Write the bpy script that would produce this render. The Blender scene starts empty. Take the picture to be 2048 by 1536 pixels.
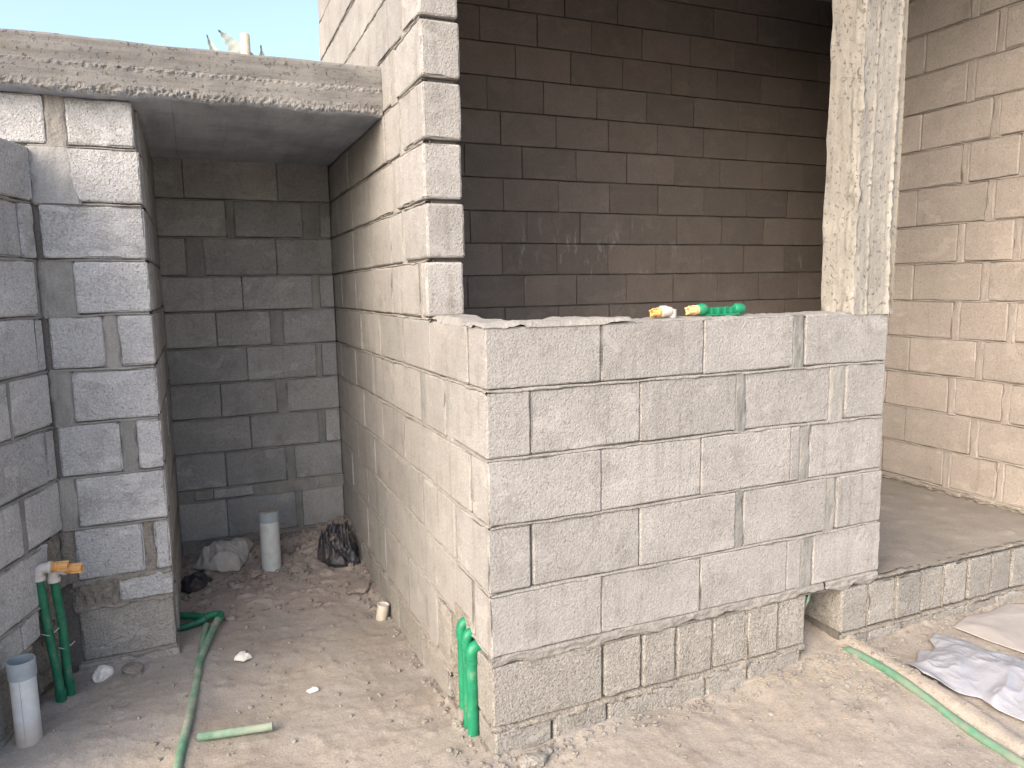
import bpy, math, random
import numpy as np
from mathutils import Vector, Matrix, Euler
PI = math.pi
random.seed(7)
SC = bpy.context.scene
COL = SC.collection

# ------------------------------------------------------------------ camera
cam_d = bpy.data.cameras.new('camera'); cam = bpy.data.objects.new('camera', cam_d); COL.objects.link(cam)
cam_d.sensor_width = 36.0; cam_d.lens = 36.0 * 1475.53 / 2048.0
cam_d.clip_start = 0.02; cam_d.clip_end = 500.0
yaw, pitch, roll = -0.405815, 1.437457, -0.016265
Rm = Matrix.Rotation(yaw, 4, 'Z') @ Matrix.Rotation(pitch, 4, 'X') @ Matrix.Rotation(roll, 4, 'Z')
cam.matrix_world = Matrix.Translation((-0.8014, -2.0676, 0.122)) @ Rm
SC.camera = cam

# ------------------------------------------------------------------ sky and sun
SUN_EL, SUN_AZ = math.radians(33), math.radians(-122)      # azimuth from +Y towards +X
world = bpy.data.worlds.new('World'); SC.world = world; world.use_nodes = True
wn = world.node_tree; bg = wn.nodes['Background']
sky = wn.nodes.new('ShaderNodeTexSky'); sky.sky_type = 'NISHITA'; sky.sun_disc = False
sky.sun_elevation = SUN_EL; sky.sun_rotation = SUN_AZ
sky.air_density = 1.0; sky.dust_density = 5.0; sky.ozone_density = 1.2
wn.links.new(sky.outputs['Color'], bg.inputs['Color']); bg.inputs['Strength'].default_value = 0.15
sun_d = bpy.data.lights.new('sun', 'SUN'); sun = bpy.data.objects.new('sun', sun_d); COL.objects.link(sun)
sun_d.energy = 0.55; sun_d.angle = math.radians(80); sun_d.color = (1.0, 0.95, 0.90)
sdir = Vector((math.cos(SUN_EL) * math.sin(SUN_AZ), math.cos(SUN_EL) * math.cos(SUN_AZ), math.sin(SUN_EL)))
sun.rotation_euler = sdir.to_track_quat('Z', 'Y').to_euler()
sun.location = (-4, -3, 6)
SC.view_settings.view_transform = 'Standard'; SC.view_settings.look = 'None'
SC.view_settings.gamma = 1.0; SC.view_settings.use_curve_mapping = False
SC.view_settings.exposure = 1.62

# ------------------------------------------------------------------ numpy noise
def _hash(ix, iy, iz, s):
    h = (ix * 374761393 + iy * 668265263 + iz * 2147483647 + s * 1274126177) & 0xffffffff
    h = ((h ^ (h >> 13)) * 1274126177) & 0xffffffff
    h = (h ^ (h >> 16)) & 0xffffffff
    return h / 4294967295.0
def vnoise(p, s=0):
    p = np.asarray(p, dtype=np.float64); i = np.floor(p).astype(np.int64); f = p - i
    f = f * f * (3 - 2 * f); r = 0
    for dx in (0, 1):
        for dy in (0, 1):
            for dz in (0, 1):
                w = (f[..., 0] if dx else 1 - f[..., 0]) * (f[..., 1] if dy else 1 - f[..., 1]) * (f[..., 2] if dz else 1 - f[..., 2])
                r = r + w * _hash(i[..., 0] + dx, i[..., 1] + dy, i[..., 2] + dz, s)
    return r * 2 - 1
def fbm(p, o=4, s=0):
    p = np.asarray(p, dtype=np.float64); r = 0; a = 1.0; t = 0
    for k in range(o):
        r = r + a * vnoise(p * 2 ** k, s + k * 17); t += a; a *= 0.5
    return r / t
def n3(v, sc, s=0): return float(vnoise(np.array([[v[0] * sc, v[1] * sc, v[2] * sc]]), s)[0])

# ------------------------------------------------------------------ mesh helpers
def new_mesh(name, V, F, mat=None, smooth=False):
    me = bpy.data.meshes.new(name)
    V = np.asarray(V, dtype=np.float64)
    me.from_pydata(V.tolist(), [], [tuple(int(i) for i in f) for f in F]); me.update()
    if mat: me.materials.append(mat)
    if smooth: me.polygons.foreach_set('use_smooth', [True] * len(me.polygons))
    return me
def link(name, me, parent=None, loc=None):
    o = bpy.data.objects.new(name, me); COL.objects.link(o)
    if parent is not None: o.parent = parent
    if loc is not None: o.location = loc
    return o
def tag(o, label=None, cat=None, group=None, kind=None):
    if label: o['label'] = label
    if cat: o['category'] = cat
    if group: o['group'] = group
    if kind: o['kind'] = kind
    return o
def thing(name, label, cat, loc=(0, 0, 0), group=None):
    o = bpy.data.objects.new(name, None); COL.objects.link(o); o.location = loc; o.empty_display_size = 0.1
    return tag(o, label, cat, group)
def grid_faces(nu, nv, off=0, flip=False):
    F = []
    for j in range(nv - 1):
        for i in range(nu - 1):
            a = off + j * nu + i; q = (a, a + 1, a + nu + 1, a + nu)
            F.append(q[::-1] if flip else q)
    return F
def tube(pts, r, seg=14, cap=True, wob=0.0, seed=0):
    """solid tube through points; r may be a list"""
    P = [Vector(p) for p in pts]; n = len(P)
    rs = r if isinstance(r, (list, tuple)) else [r] * n
    V = []; F = []; up = None
    for i in range(n):
        t = (P[min(i + 1, n - 1)] - P[max(i - 1, 0)]).normalized()
        if up is None:
            up = Vector((0, 0, 1)) if abs(t.z) < 0.9 else Vector((1, 0, 0))
        a = t.cross(up)
        if a.length < 1e-4: a = t.cross(Vector((0, 1, 0)))
        a.normalize(); b = a.cross(t).normalized(); up = b
        for k in range(seg):
            q = 2 * PI * k / seg; rr = rs[i] * (1 + wob * n3((i, k, seed), 0.7, seed))
            V.append(P[i] + (a * math.cos(q) + b * math.sin(q)) * rr)
    for i in range(n - 1):
        for k in range(seg):
            k2 = (k + 1) % seg
            F.append((i * seg + k, i * seg + k2, (i + 1) * seg + k2, (i + 1) * seg + k))
    if cap:
        F.append(tuple(range(seg - 1, -1, -1))); F.append(tuple(range((n - 1) * seg, n * seg)))
    F = [f[::-1] for f in F]
    return [tuple(v) for v in V], F
def lathe(prof, seg=28, axis=(0, 0, 1), origin=(0, 0, 0)):
    """closed profile of (r, h) turned about an axis"""
    z = Vector(axis).normalized(); x = z.orthogonal().normalized(); y = z.cross(x); o = Vector(origin)
    V = []; F = []; n = len(prof)
    for (r, h) in prof:
        for k in range(seg):
            q = 2 * PI * k / seg; V.append(tuple(o + z * h + (x * math.cos(q) + y * math.sin(q)) * r))
    for i in range(n - 1):
        for k in range(seg):
            k2 = (k + 1) % seg; F.append((i * seg + k, i * seg + k2, (i + 1) * seg + k2, (i + 1) * seg + k))
    return V, F
def join(*vf):
    V = []; F = []
    for v, f in vf:
        o = len(V); V += list(v); F += [tuple(i + o for i in q) for q in f]
    return V, F
def arc(p0, corner, p1, r, n=6):
    """rounded polyline corner"""
    p0, c, p1 = Vector(p0), Vector(corner), Vector(p1)
    a = (p0 - c).normalized(); b = (p1 - c).normalized()
    out = []
    for i in range(n + 1):
        t = i / n; q = (c + a * r) * (1 - t) ** 2 + c * 2 * t * (1 - t) + (c + b * r) * t ** 2
        out.append(tuple(q))
    return out

# ------------------------------------------------------------------ materials
def mat_new(name):
    m = bpy.data.materials.new(name); m.use_nodes = True
    nt = m.node_tree; b = nt.nodes['Principled BSDF']; b.inputs['Specular IOR Level'].default_value = 0.25
    return m, nt, b
class NB:
    def __init__(s, nt): s.nt = nt; s.n = nt.nodes; s.l = nt.links; s.pos = None
    def P(s):
        if s.pos is None: s.pos = s.n.new('ShaderNodeNewGeometry').outputs['Position']
        return s.pos
    def mapv(s, scale, loc=(0, 0, 0)):
        m = s.n.new('ShaderNodeMapping'); m.inputs['Scale'].default_value = scale; m.inputs['Location'].default_value = loc
        s.l.new(s.P(), m.inputs['Vector']); return m.outputs['Vector']
    def noise(s, scale, detail=4, rough=0.55, vec=None, dist=0.0):
        t = s.n.new('ShaderNodeTexNoise'); t.inputs['Scale'].default_value = scale; t.inputs['Detail'].default_value = detail
        t.inputs['Roughness'].default_value = rough; t.inputs['Distortion'].default_value = dist
        s.l.new(vec if vec is not None else s.P(), t.inputs['Vector']); return t.outputs['Fac']
    def vor(s, scale, vec=None, feat='F1', rnd=1.0):
        t = s.n.new('ShaderNodeTexVoronoi'); t.inputs['Scale'].default_value = scale; t.feature = feat
        t.inputs['Randomness'].default_value = rnd
        s.l.new(vec if vec is not None else s.P(), t.inputs['Vector']); return t.outputs['Distance']
    def ramp(s, x, a, b, va=0.0, vb=1.0):
        m = s.n.new('ShaderNodeMapRange'); m.inputs[1].default_value = a; m.inputs[2].default_value = b
        m.inputs[3].default_value = va; m.inputs[4].default_value = vb; s.l.new(x, m.inputs[0]); return m.outputs[0]
    def math(s, op, a, b=None, c=None):
        m = s.n.new('ShaderNodeMath'); m.operation = op
        for i, v in enumerate((a, b, c)):
            if v is None: continue
            if isinstance(v, (int, float)): m.inputs[i].default_value = v
            else: s.l.new(v, m.inputs[i])
        return m.outputs[0]
    def mix(s, f, a, b, mode='MIX'):
        m = s.n.new('ShaderNodeMix'); m.data_type = 'RGBA'; m.blend_type = mode
        if isinstance(f, (int, float)): m.inputs[0].default_value = f
        else: s.l.new(f, m.inputs[0])
        for i, v in ((6, a), (7, b)):
            if isinstance(v, (tuple, list)): m.inputs[i].default_value = (*v[:3], 1)
            else: s.l.new(v, m.inputs[i])
        return m.outputs[2]
    def scale(s, col, f):
        """multiply colour by a float socket"""
        m = s.n.new('ShaderNodeVectorMath'); m.operation = 'SCALE'; s.l.new(col, m.inputs[0])
        if isinstance(f, (int, float)): m.inputs['Scale'].default_value = f
        else: s.l.new(f, m.inputs['Scale'])
        return m.outputs[0]
    def bump(s, h, dist, strength=1.0, prev=None):
        b = s.n.new('ShaderNodeBump'); b.inputs['Distance'].default_value = dist; b.inputs['Strength'].default_value = strength
        s.l.new(h, b.inputs['Height'])
        if prev is not None: s.l.new(prev, b.inputs['Normal'])
        return b.outputs[0]

ALB = 0.63
def dim(c): return tuple(x * ALB for x in c)
def block_material(name, base, tint, dirt=0.35, grain=1.0, streak=0.25, var=0.16, stain=(0.20, 0.18, 0.15), smear=0.55, salt=0.0):
    base, tint, stain = dim(base), dim(tint), dim(stain)
    m, nt, b = mat_new(name); n = NB(nt)
    oi = n.n.new('ShaderNodeObjectInfo').outputs['Random']
    big = n.noise(1.6, 5, 0.6); med = n.noise(9, 5, 0.65); fine = n.noise(150, 3, 0.6)
    wn_ = n.n.new('ShaderNodeTexWhiteNoise'); wn_.noise_dimensions = '1D'; n.l.new(oi, wn_.inputs['W'])
    col = n.mix(n.ramp(wn_.outputs['Value'], 0, 1), base, tint)
    col = n.mix(n.ramp(med, 0.50, 0.72, 0.0, dirt), col, stain)
    # vertical runs and rake marks from cement water
    st = n.noise(1.0, 4, 0.6, n.mapv((26, 26, 1.3)))
    big2 = n.noise(1.0, 2, 0.5, n.mapv((2.3, 2.3, 2.3), (4, 7, 1)))
    stm = n.math('MULTIPLY', n.ramp(st, 0.53, 0.70), n.ramp(big2, 0.42, 0.6))
    col = n.mix(n.math('MULTIPLY', stm, streak), col, (stain[0] * 1.1, stain[1] * 1.1, stain[2] * 1.15))
    # dust patches
    dm = n.noise(1.0, 4, 0.6, n.mapv((3.1, 3.1, 4.1), (9, 2, 5)))
    col = n.mix(n.ramp(dm, 0.52, 0.68, 0.0, 0.35), col, tuple(min(1, c * 1.22) for c in base))
    sm = n.ramp(n.noise(1.0, 5, 0.62, n.mapv((5.5, 5.5, 9.0), (2, 8, 3)), dist=0.4), 0.585, 0.62)
    col = n.mix(n.math('MULTIPLY', sm, smear), col, tuple(min(1, c * 1.12) for c in base))
    dk = n.ramp(n.noise(1.0, 6, 0.7, n.mapv((7, 7, 5), (12, 3, 9))), 0.64, 0.72)
    col = n.mix(n.math('MULTIPLY', dk, 0.5), col, tuple(c * 0.62 for c in base))
    # grain: pits between the fine aggregate
    v1 = n.vor(150); v2 = n.vor(330); pit = n.noise(95, 2, 0.7)
    pm = n.ramp(pit, 0.60, 0.70)
    g = n.math('ADD', n.ramp(v1, 0.0, 0.75, 0.90, 1.06), n.ramp(fine, 0.3, 0.7, -0.10, 0.08))
    wg = n.noise(115, 2, 0.5, dist=0.6); g = n.math('ADD', g, n.ramp(wg, 0.36, 0.64, -0.13 * grain, 0.10 * grain))
    g = n.math('MULTIPLY', g, n.ramp(oi, 0, 1, 1 - var * 0.5, 1 + var * 0.5))
    g = n.math('MULTIPLY', g, n.ramp(big, 0.3, 0.7, 0.90, 1.08))
    col = n.scale(col, g)
    col = n.mix(n.math('MULTIPLY', pm, 0.30 * grain), col, tuple(c * 0.35 for c in base))
    if salt:      # pale salts washed down the courses near the sill
        sp = n.n.new('ShaderNodeSeparateXYZ'); n.l.new(n.P(), sp.inputs[0]); Z = sp.outputs['Z']
        band = n.math('MULTIPLY', n.ramp(Z, 0.05, 0.16), n.ramp(Z, 0.62, 0.40))
        ss = n.ramp(n.noise(1.0, 5, 0.7, n.mapv((14, 14, 4))), 0.56, 0.70); s3 = n.ramp(n.noise(1.0, 2, 0.5, n.mapv((1.4, 1, 3), (3, 0, 1))), 0.47, 0.60)
        col = n.mix(n.math('MULTIPLY', n.math('MULTIPLY', band, ss), n.math('MULTIPLY', s3, salt)), col, (0.42, 0.40, 0.38))
    n.l.new(col, b.inputs['Base Color']); b.inputs['Roughness'].default_value = 0.95
    h = n.math('ADD', n.math('MULTIPLY', v1, -0.5), n.math('MULTIPLY', v2, -0.3))
    h = n.math('ADD', h, n.math('MULTIPLY', pm, -0.9))
    h = n.math('ADD', h, n.math('MULTIPLY', fine, 0.6)); h = n.math('ADD', h, n.math('MULTIPLY', wg, 1.6)); h = n.math('MULTIPLY', h, n.ramp(sm, 0, 1, 1.0, 0.45)); h = n.math('ADD', h, n.math('MULTIPLY', sm, 0.6))
    bp = n.bump(h, 0.0028 * grain, 1.0)
    bp = n.bump(med, 0.006, 0.6, bp)
    n.l.new(bp, b.inputs['Normal'])
    return m
def mortar_material(name, base, dark, gritty=1.0):
    base, dark = dim(base), dim(dark)
    m, nt, b = mat_new(name); n = NB(nt)
    a = n.noise(7, 5, 0.65); f = n.noise(120, 4, 0.7); v = n.vor(90)
    st = n.noise(1.0, 3, 0.6, n.mapv((40, 40, 3.0)))
    oi = n.n.new('ShaderNodeObjectInfo').outputs['Random']
    d = n.math('ADD', n.ramp(a, 0.35, 0.7), n.ramp(oi, 0.0, 1.0, -0.35, 0.35))
    cl = n.n.new('ShaderNodeClamp'); n.l.new(d, cl.inputs[0])
    col = n.mix(cl.outputs[0], base, dark)
    col = n.scale(col, n.math('ADD', n.ramp(f, 0.3, 0.7, 0.84, 1.12), n.ramp(st, 0.3, 0.7, -0.08, 0.08)))
    n.l.new(col, b.inputs['Base Color']); b.inputs['Roughness'].default_value = 0.95
    h = n.math('ADD', n.math('MULTIPLY', f, 1.0), n.math('MULTIPLY', v, -0.5 * gritty))
    h = n.math('ADD', h, n.math('MULTIPLY', a, 1.5))
    n.l.new(n.bump(h, 0.004 * gritty, 0.9), b.inputs['Normal'])
    return m
def concrete_material(name, base, dark, warm, board=None, hc=0.5):
    base, dark, warm = dim(base), dim(dark), dim(warm)
    m, nt, b = mat_new(name); n = NB(nt)
    a = n.noise(3.2, 6, 0.65); f = n.noise(140, 3, 0.6); s2 = n.noise(17, 5, 0.7)
    vec = n.mapv(board or (1, 1, 1)); gr = n.noise(1.0, 5, 0.6, vec)
    col = n.mix(n.ramp(a, 0.38, 0.66), base, dark)
    col = n.mix(n.ramp(s2, 0.5, 0.7, 0, 0.5), col, warm)
    col = n.scale(col, n.math('ADD', n.ramp(gr, 0.3, 0.7, 0.80, 1.14), n.ramp(f, 0.3, 0.7, -0.08, 0.08)))
    pit = n.ramp(n.noise(55, 3, 0.7), 0.60, 0.68)
    col = n.mix(n.math('MULTIPLY', pit, 0.5 * hc), col, tuple(c * 0.4 for c in dark))
    n.l.new(col, b.inputs['Base Color']); b.inputs['Roughness'].default_value = 0.93
    h = n.math('ADD', n.math('MULTIPLY', gr, 1.2), n.math('MULTIPLY', f, 0.35))
    h = n.math('ADD', h, n.math('MULTIPLY', pit, -0.8 * hc))
    n.l.new(n.bump(h, 0.005, 0.9), b.inputs['Normal'])
    return m
def plain(name, base, rough=0.5, var=0.15, dust=0.0, dustcol=(0.38, 0.33, 0.28), bumpd=0.0006, scale=30, spec=0.4, dz=None):
    m, nt, b = mat_new(name); n = NB(nt); a = n.noise(scale, 4, 0.6); c = n.noise(scale * 0.35, 4, 0.65)
    col = n.mix(n.ramp(a, 0.3, 0.7), tuple(x * (1 - var) for x in base), tuple(min(1, x * (1 + var)) for x in base))
    if dust: col = n.mix(n.ramp(c, 0.62 - dust * 0.5, 0.72, 0.0, min(1, 0.35 + dust)), col, dustcol)
    if dz is not None:   # splashed mud near the ground
        sp = n.n.new('ShaderNodeSeparateXYZ'); n.l.new(n.P(), sp.inputs[0])
        zz = n.math('ADD', sp.outputs['Z'], n.math('MULTIPLY', c, 0.10))
        col = n.mix(n.ramp(zz, dz[0], dz[1], 0.9, 0.0), col, dustcol)
    n.l.new(col, b.inputs['Base Color']); b.inputs['Roughness'].default_value = rough; b.inputs['Specular IOR Level'].default_value = spec
    n.l.new(n.bump(n.noise(scale * 4, 3, 0.6), bumpd, 0.8), b.inputs['Normal'])
    return m

M_BLOCK = block_material('block_pale', (0.485, 0.468, 0.452), (0.445, 0.430, 0.416), grain=.6, streak=.5, var=.16)
M_BLOCKW = block_material('block_whitish', (0.67, 0.67, 0.675), (0.60, 0.605, 0.615), dirt=0.4)
M_SMOOTH = block_material('block_pale_streaked', (0.45, 0.432, 0.41), (0.42, 0.405, 0.39), grain=0.45, streak=0.6)
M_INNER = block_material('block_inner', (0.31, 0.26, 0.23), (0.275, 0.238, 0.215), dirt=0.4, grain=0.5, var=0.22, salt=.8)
M_ROOMR = block_material('block_room_side', (0.53, 0.47, 0.425), (0.49, 0.44, 0.40), dirt=0.2, grain=0.5, var=0.12)
M_OLD = block_material('block_weathered', (0.44, 0.418, 0.385), (0.40, 0.382, 0.353), dirt=0.4, grain=1.2, var=0.18)
M_ALC = block_material('block_alcove', (0.50, 0.49, 0.475), (0.39, 0.395, 0.405), dirt=0.4, grain=0.7, var=0.3)
M_MORT = mortar_material('mortar_pale', (0.45, 0.43, 0.40), (0.37, 0.35, 0.325))
M_MORTG = mortar_material('mortar_grey', (0.43, 0.415, 0.39), (0.27, 0.275, 0.265), 0.6)
M_MORTW = mortar_material('mortar_whitish', (0.52, 0.52, 0.51), (0.40, 0.40, 0.40), 0.7)
M_MORTR = mortar_material('mortar_room', (0.51, 0.46, 0.42), (0.45, 0.405, 0.37), 0.8)
M_CORE = mortar_material('mortar_backing', (0.24, 0.22, 0.20), (0.17, 0.16, 0.15))
M_RUB = mortar_material('mortar_rough', (0.42, 0.385, 0.34), (0.31, 0.28, 0.245), 1.6)
M_SLAB = concrete_material('slab_concrete', (0.32, 0.315, 0.305), (0.235, 0.23, 0.225), (0.28, 0.24, 0.20), (3, 3, 30), 1.0)
M_SOFF = concrete_material('soffit_concrete_skyblue', (0.66, 0.70, 0.77), (0.46, 0.50, 0.57), (0.50, 0.46, 0.42), (9, 1.5, 2), 0.3)  # blue sky light on the underside is painted into this concrete colour
M_COLM = concrete_material('column_concrete', (0.46, 0.435, 0.39), (0.35, 0.335, 0.305), (0.46, 0.41, 0.35), (26, 26, 4), 1.0)

def ground_material():
    m, nt, b = mat_new('dusty_ground'); n = NB(nt)
    sp = n.n.new('ShaderNodeSeparateXYZ'); n.l.new(n.P(), sp.inputs[0]); X, Y = sp.outputs['X'], sp.outputs['Y']
    a = n.noise(1.9, 6, 0.62); c = n.noise(8, 6, 0.7); f = n.noise(110, 4, 0.7); w = n.noise(3.0, 3, 0.5)
    col = n.mix(n.ramp(a, 0.38, 0.64), (0.42, 0.375, 0.325), (0.345, 0.30, 0.255))
    col = n.mix(n.ramp(c, 0.52, 0.72, 0, 0.6), col, (0.255, 0.215, 0.18))
    # trowelled grey cement skin, in patches
    col = n.mix(n.ramp(n.noise(1.1, 5, 0.6, n.mapv((1, 1, 1), (3, 1, 0))), 0.50, 0.62, 0, 0.65), col, (0.40, 0.375, 0.35))
    # bare reddish earth in the alcove behind the pale pier
    yy = n.math('ADD', Y, n.math('MULTIPLY', w, 0.7))
    e = n.math('MULTIPLY', n.ramp(yy, 1.55, 2.0), n.ramp(X, 0.08, 0.0))
    earth = n.mix(n.ramp(c, 0.35, 0.65), (0.47, 0.40, 0.35), (0.37, 0.31, 0.27))
    col = n.mix(e, col, earth)
    col = n.scale(col, n.ramp(f, 0.25, 0.75, 0.80, 1.18))
    sand = n.vor(210); col = n.scale(col, n.ramp(sand, 0.0, 0.7, 0.90, 1.06))
    gr = n.ramp(n.noise(60, 2, 0.6), 0.66, 0.70); col = n.mix(n.math('MULTIPLY', gr, 0.5), col, (0.50, 0.46, 0.40))
    dk = n.ramp(n.noise(75, 2, 0.6, n.mapv((1, 1, 1), (5, 5, 5))), 0.66, 0.70); col = n.mix(n.math('MULTIPLY', dk, 0.5), col, (0.16, 0.13, 0.11))
    n.l.new(n.scale(col, ALB * 1.16), b.inputs['Base Color']); b.inputs['Roughness'].default_value = 0.97; b.inputs['Specular IOR Level'].default_value = 0.15
    h = n.math('ADD', n.math('MULTIPLY', f, 0.7), n.math('MULTIPLY', c, 1.8)); h = n.math('ADD', h, n.math('MULTIPLY', gr, 0.5))
    n.l.new(n.bump(h, 0.0038, 0.85), b.inputs['Normal'])
    return m
M_GROUND = ground_material()

# ------------------------------------------------------------------ ground height
ANCH = np.array([(-.96, 1.2, -1.405), (-1.15, 1.2, -1.393), (-1.35, 1.08, -1.41), (-.85, 2.45, -1.41), (-.28, 2.45, -1.37), (-.02, 2.45, -1.33),
    (-.02, 1.75, -1.435), (0, 1.28, -1.46), (0, .78, -1.45), (0, .39, -1.425), (-.02, .12, -1.40), (0, -.02, -1.388), (.4, -.02, -1.39), (.85, -.02, -1.395),
    (1.2, -.02, -1.37), (1.45, 0.0, -1.345), (1.45, .2, -1.32), (1.7, -.02, -1.362), (2.0, -.02, -1.35), (2.6, -.02, -1.358), (3.2, 0, -1.36), (-.5, 2.06, -1.42), (-.4, 1.3, -1.425), (-.6, .7, -1.435),
    (-1.40, .70, -1.372), (-1.36, .98, -1.374), (-1.27, .92, -1.40), (-1.1, .3, -1.44), (0, -1, -1.42), (1.5, -.8, -1.40), (-1, -.8, -1.43), (2.6, -.7, -1.38), (0, -2.5, -1.42), (3, -2.5, -1.42), (-2, -2.5, -1.42)])
def ground_z(x, y, fine=True):
    x = np.atleast_1d(np.asarray(x, float)); y = np.atleast_1d(np.asarray(y, float))
    d2 = (x[..., None] - ANCH[:, 0]) ** 2 + (y[..., None] - ANCH[:, 1]) ** 2 + 0.004
    w = d2 ** -1.6; z = (w * ANCH[:, 2]).sum(-1) / w.sum(-1)
    far = np.clip((np.hypot(x, y) - 3.5) / 4, 0, 1); z = z * (1 - far) + -1.42 * far
    alc = np.clip((y - 1.35) / 0.35, 0, 1) * np.clip((0.05 - x) / 0.05, 0, 1)
    # a mound of earth heaped in the back corner of the alcove
    z = z + alc * 0.035 * np.exp(-((x + 0.12) ** 2 / 0.03 + (y - 2.3) ** 2 / 0.05))
    z = z + alc * 0.03 * np.exp(-((x + 0.62) ** 2 / 0.05 + (y - 2.35) ** 2 / 0.02))
    # pit beside the capped pipe
    z = z - 0.10 * np.exp(-((x + 0.37) ** 2 + (y - 2.30) ** 2) / 0.0035)
    # mortar haunch over the buried green pipe
    cx = 1.566 + 0.008 * np.sin(y * 7); q = np.abs((x - cx) / 0.046)
    z = z + np.clip((0.16 - y) / 0.15, 0, 1) * np.clip((y + 2.3) / .3, 0, 1) * 0.034 * np.exp(-q ** 3.2)
    # narrow swollen seam over the pipe leading to the alcove
    cx2 = -0.90 + (y - 0.95) * 0.10
    z = z + 0.010 * np.exp(-((x - cx2 - 0.04) / 0.05) ** 2) * np.clip((1.5 - y) / .2, 0, 1) * np.clip((y + .6) / .3, 0, 1)
    if fine:
        p = np.stack([x, y, x * 0], -1)
        # sweepings and mortar droppings banked against the wall feet
        bank = .45 + 1.1 * fbm(p * 7, 3, 51); bank = np.clip(bank, 0, 1.3) * (1 + .5 * fbm(p * 45, 2, 52))
        wf = np.where((y < 0) & (x > -.02), np.exp(y / .028), 0) + np.where((x < 0) & (y > -.02) & (y < 2.5), np.exp(x / .030), 0)
        wf = wf + np.where((y < 1.2) & (x < -.94), np.exp((y - 1.2) / .03), 0)
        z = z + .016 * bank * wf * np.where((x > 1.30) & (x < 1.54) & (y < .02), .2, 1)
        z = z + 0.012 * fbm(p * 2.3, 3, 3) + 0.004 * fbm(p * 14, 3, 9)
        z = z + 0.0016 * fbm(p * 60, 2, 19)
        cl = np.clip(fbm(p * 22, 3, 31) - 0.10, 0, 1); z = z + cl * (0.008 + 0.022 * alc)
    return z
def gz(x, y): return float(ground_z(x, y)[0])
def axis_pts(lo, hi, step, far):
    a = np.arange(lo, hi + 1e-6, step); o = [];  s = step
    v = hi
    while v < far: s *= 1.35; v += s; o.append(v)
    q = []; s = step; v = lo
    while v > -far: s *= 1.35; v -= s; q.append(v)
    return np.array(q[::-1] + list(a) + o)
gx = axis_pts(-1.75, 2.95, 0.0105, 220); gy = axis_pts(-1.0, 2.62, 0.0105, 220)
GX, GY = np.meshgrid(gx, gy); GZ = np.zeros_like(GX)
for j in range(GX.shape[0]): GZ[j] = ground_z(GX[j], GY[j])
me = bpy.data.meshes.new('ground'); nv = GX.size; nu_ = len(gx); nw_ = len(gy)
me.vertices.add(nv); me.vertices.foreach_set('co', np.stack([GX, GY, GZ], -1).reshape(-1))
ii, jj = np.meshgrid(np.arange(nu_ - 1), np.arange(nw_ - 1)); a0 = (jj * nu_ + ii).reshape(-1)
q = np.stack([a0, a0 + 1, a0 + nu_ + 1, a0 + nu_], -1).astype(np.int32); nf = len(q)
me.loops.add(nf * 4); me.loops.foreach_set('vertex_index', q.reshape(-1))
me.polygons.add(nf); me.polygons.foreach_set('loop_start', np.arange(0, nf * 4, 4, dtype=np.int32)); me.polygons.foreach_set('loop_total', np.full(nf, 4, dtype=np.int32))
me.update(); me.validate(); me.polygons.foreach_set('use_smooth', [True] * nf); me.materials.append(M_GROUND)
tag(link('ground', me), kind='structure')

# ------------------------------------------------------------------ block walls
def axis_cuts(L, r, step):
    n = max(1, int(round((L - 2 * r) / step)))
    return np.concatenate([[0.0], np.linspace(r, L - r, n + 1), [L]])
def box_faces(nx, ny, nz):
    """surface faces of a lattice; returns index list of used verts and quads"""
    idx = {}; F = []
    def g(i, j, k):
        key = (i, j, k)
        if key not in idx: idx[key] = len(idx)
        return idx[key]
    for i in range(nx - 1):
        for j in range(ny - 1):
            F.append((g(i, j, 0), g(i, j + 1, 0), g(i + 1, j + 1, 0), g(i + 1, j, 0)))
            F.append((g(i, j, nz - 1), g(i + 1, j, nz - 1), g(i + 1, j + 1, nz - 1), g(i, j + 1, nz - 1)))
    for i in range(nx - 1):
        for k in range(nz - 1):
            F.append((g(i, 0, k), g(i + 1, 0, k), g(i + 1, 0, k + 1), g(i, 0, k + 1)))
            F.append((g(i, ny - 1, k), g(i, ny - 1, k + 1), g(i + 1, ny - 1, k + 1), g(i + 1, ny - 1, k)))
    for j in range(ny - 1):
        for k in range(nz - 1):
            F.append((g(0, j, k), g(0, j, k + 1), g(0, j + 1, k + 1), g(0, j + 1, k)))
            F.append((g(nx - 1, j, k), g(nx - 1, j + 1, k), g(nx - 1, j + 1, k + 1), g(nx - 1, j, k + 1)))
    keys = np.array(list(idx.keys()))
    return keys, F
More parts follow.
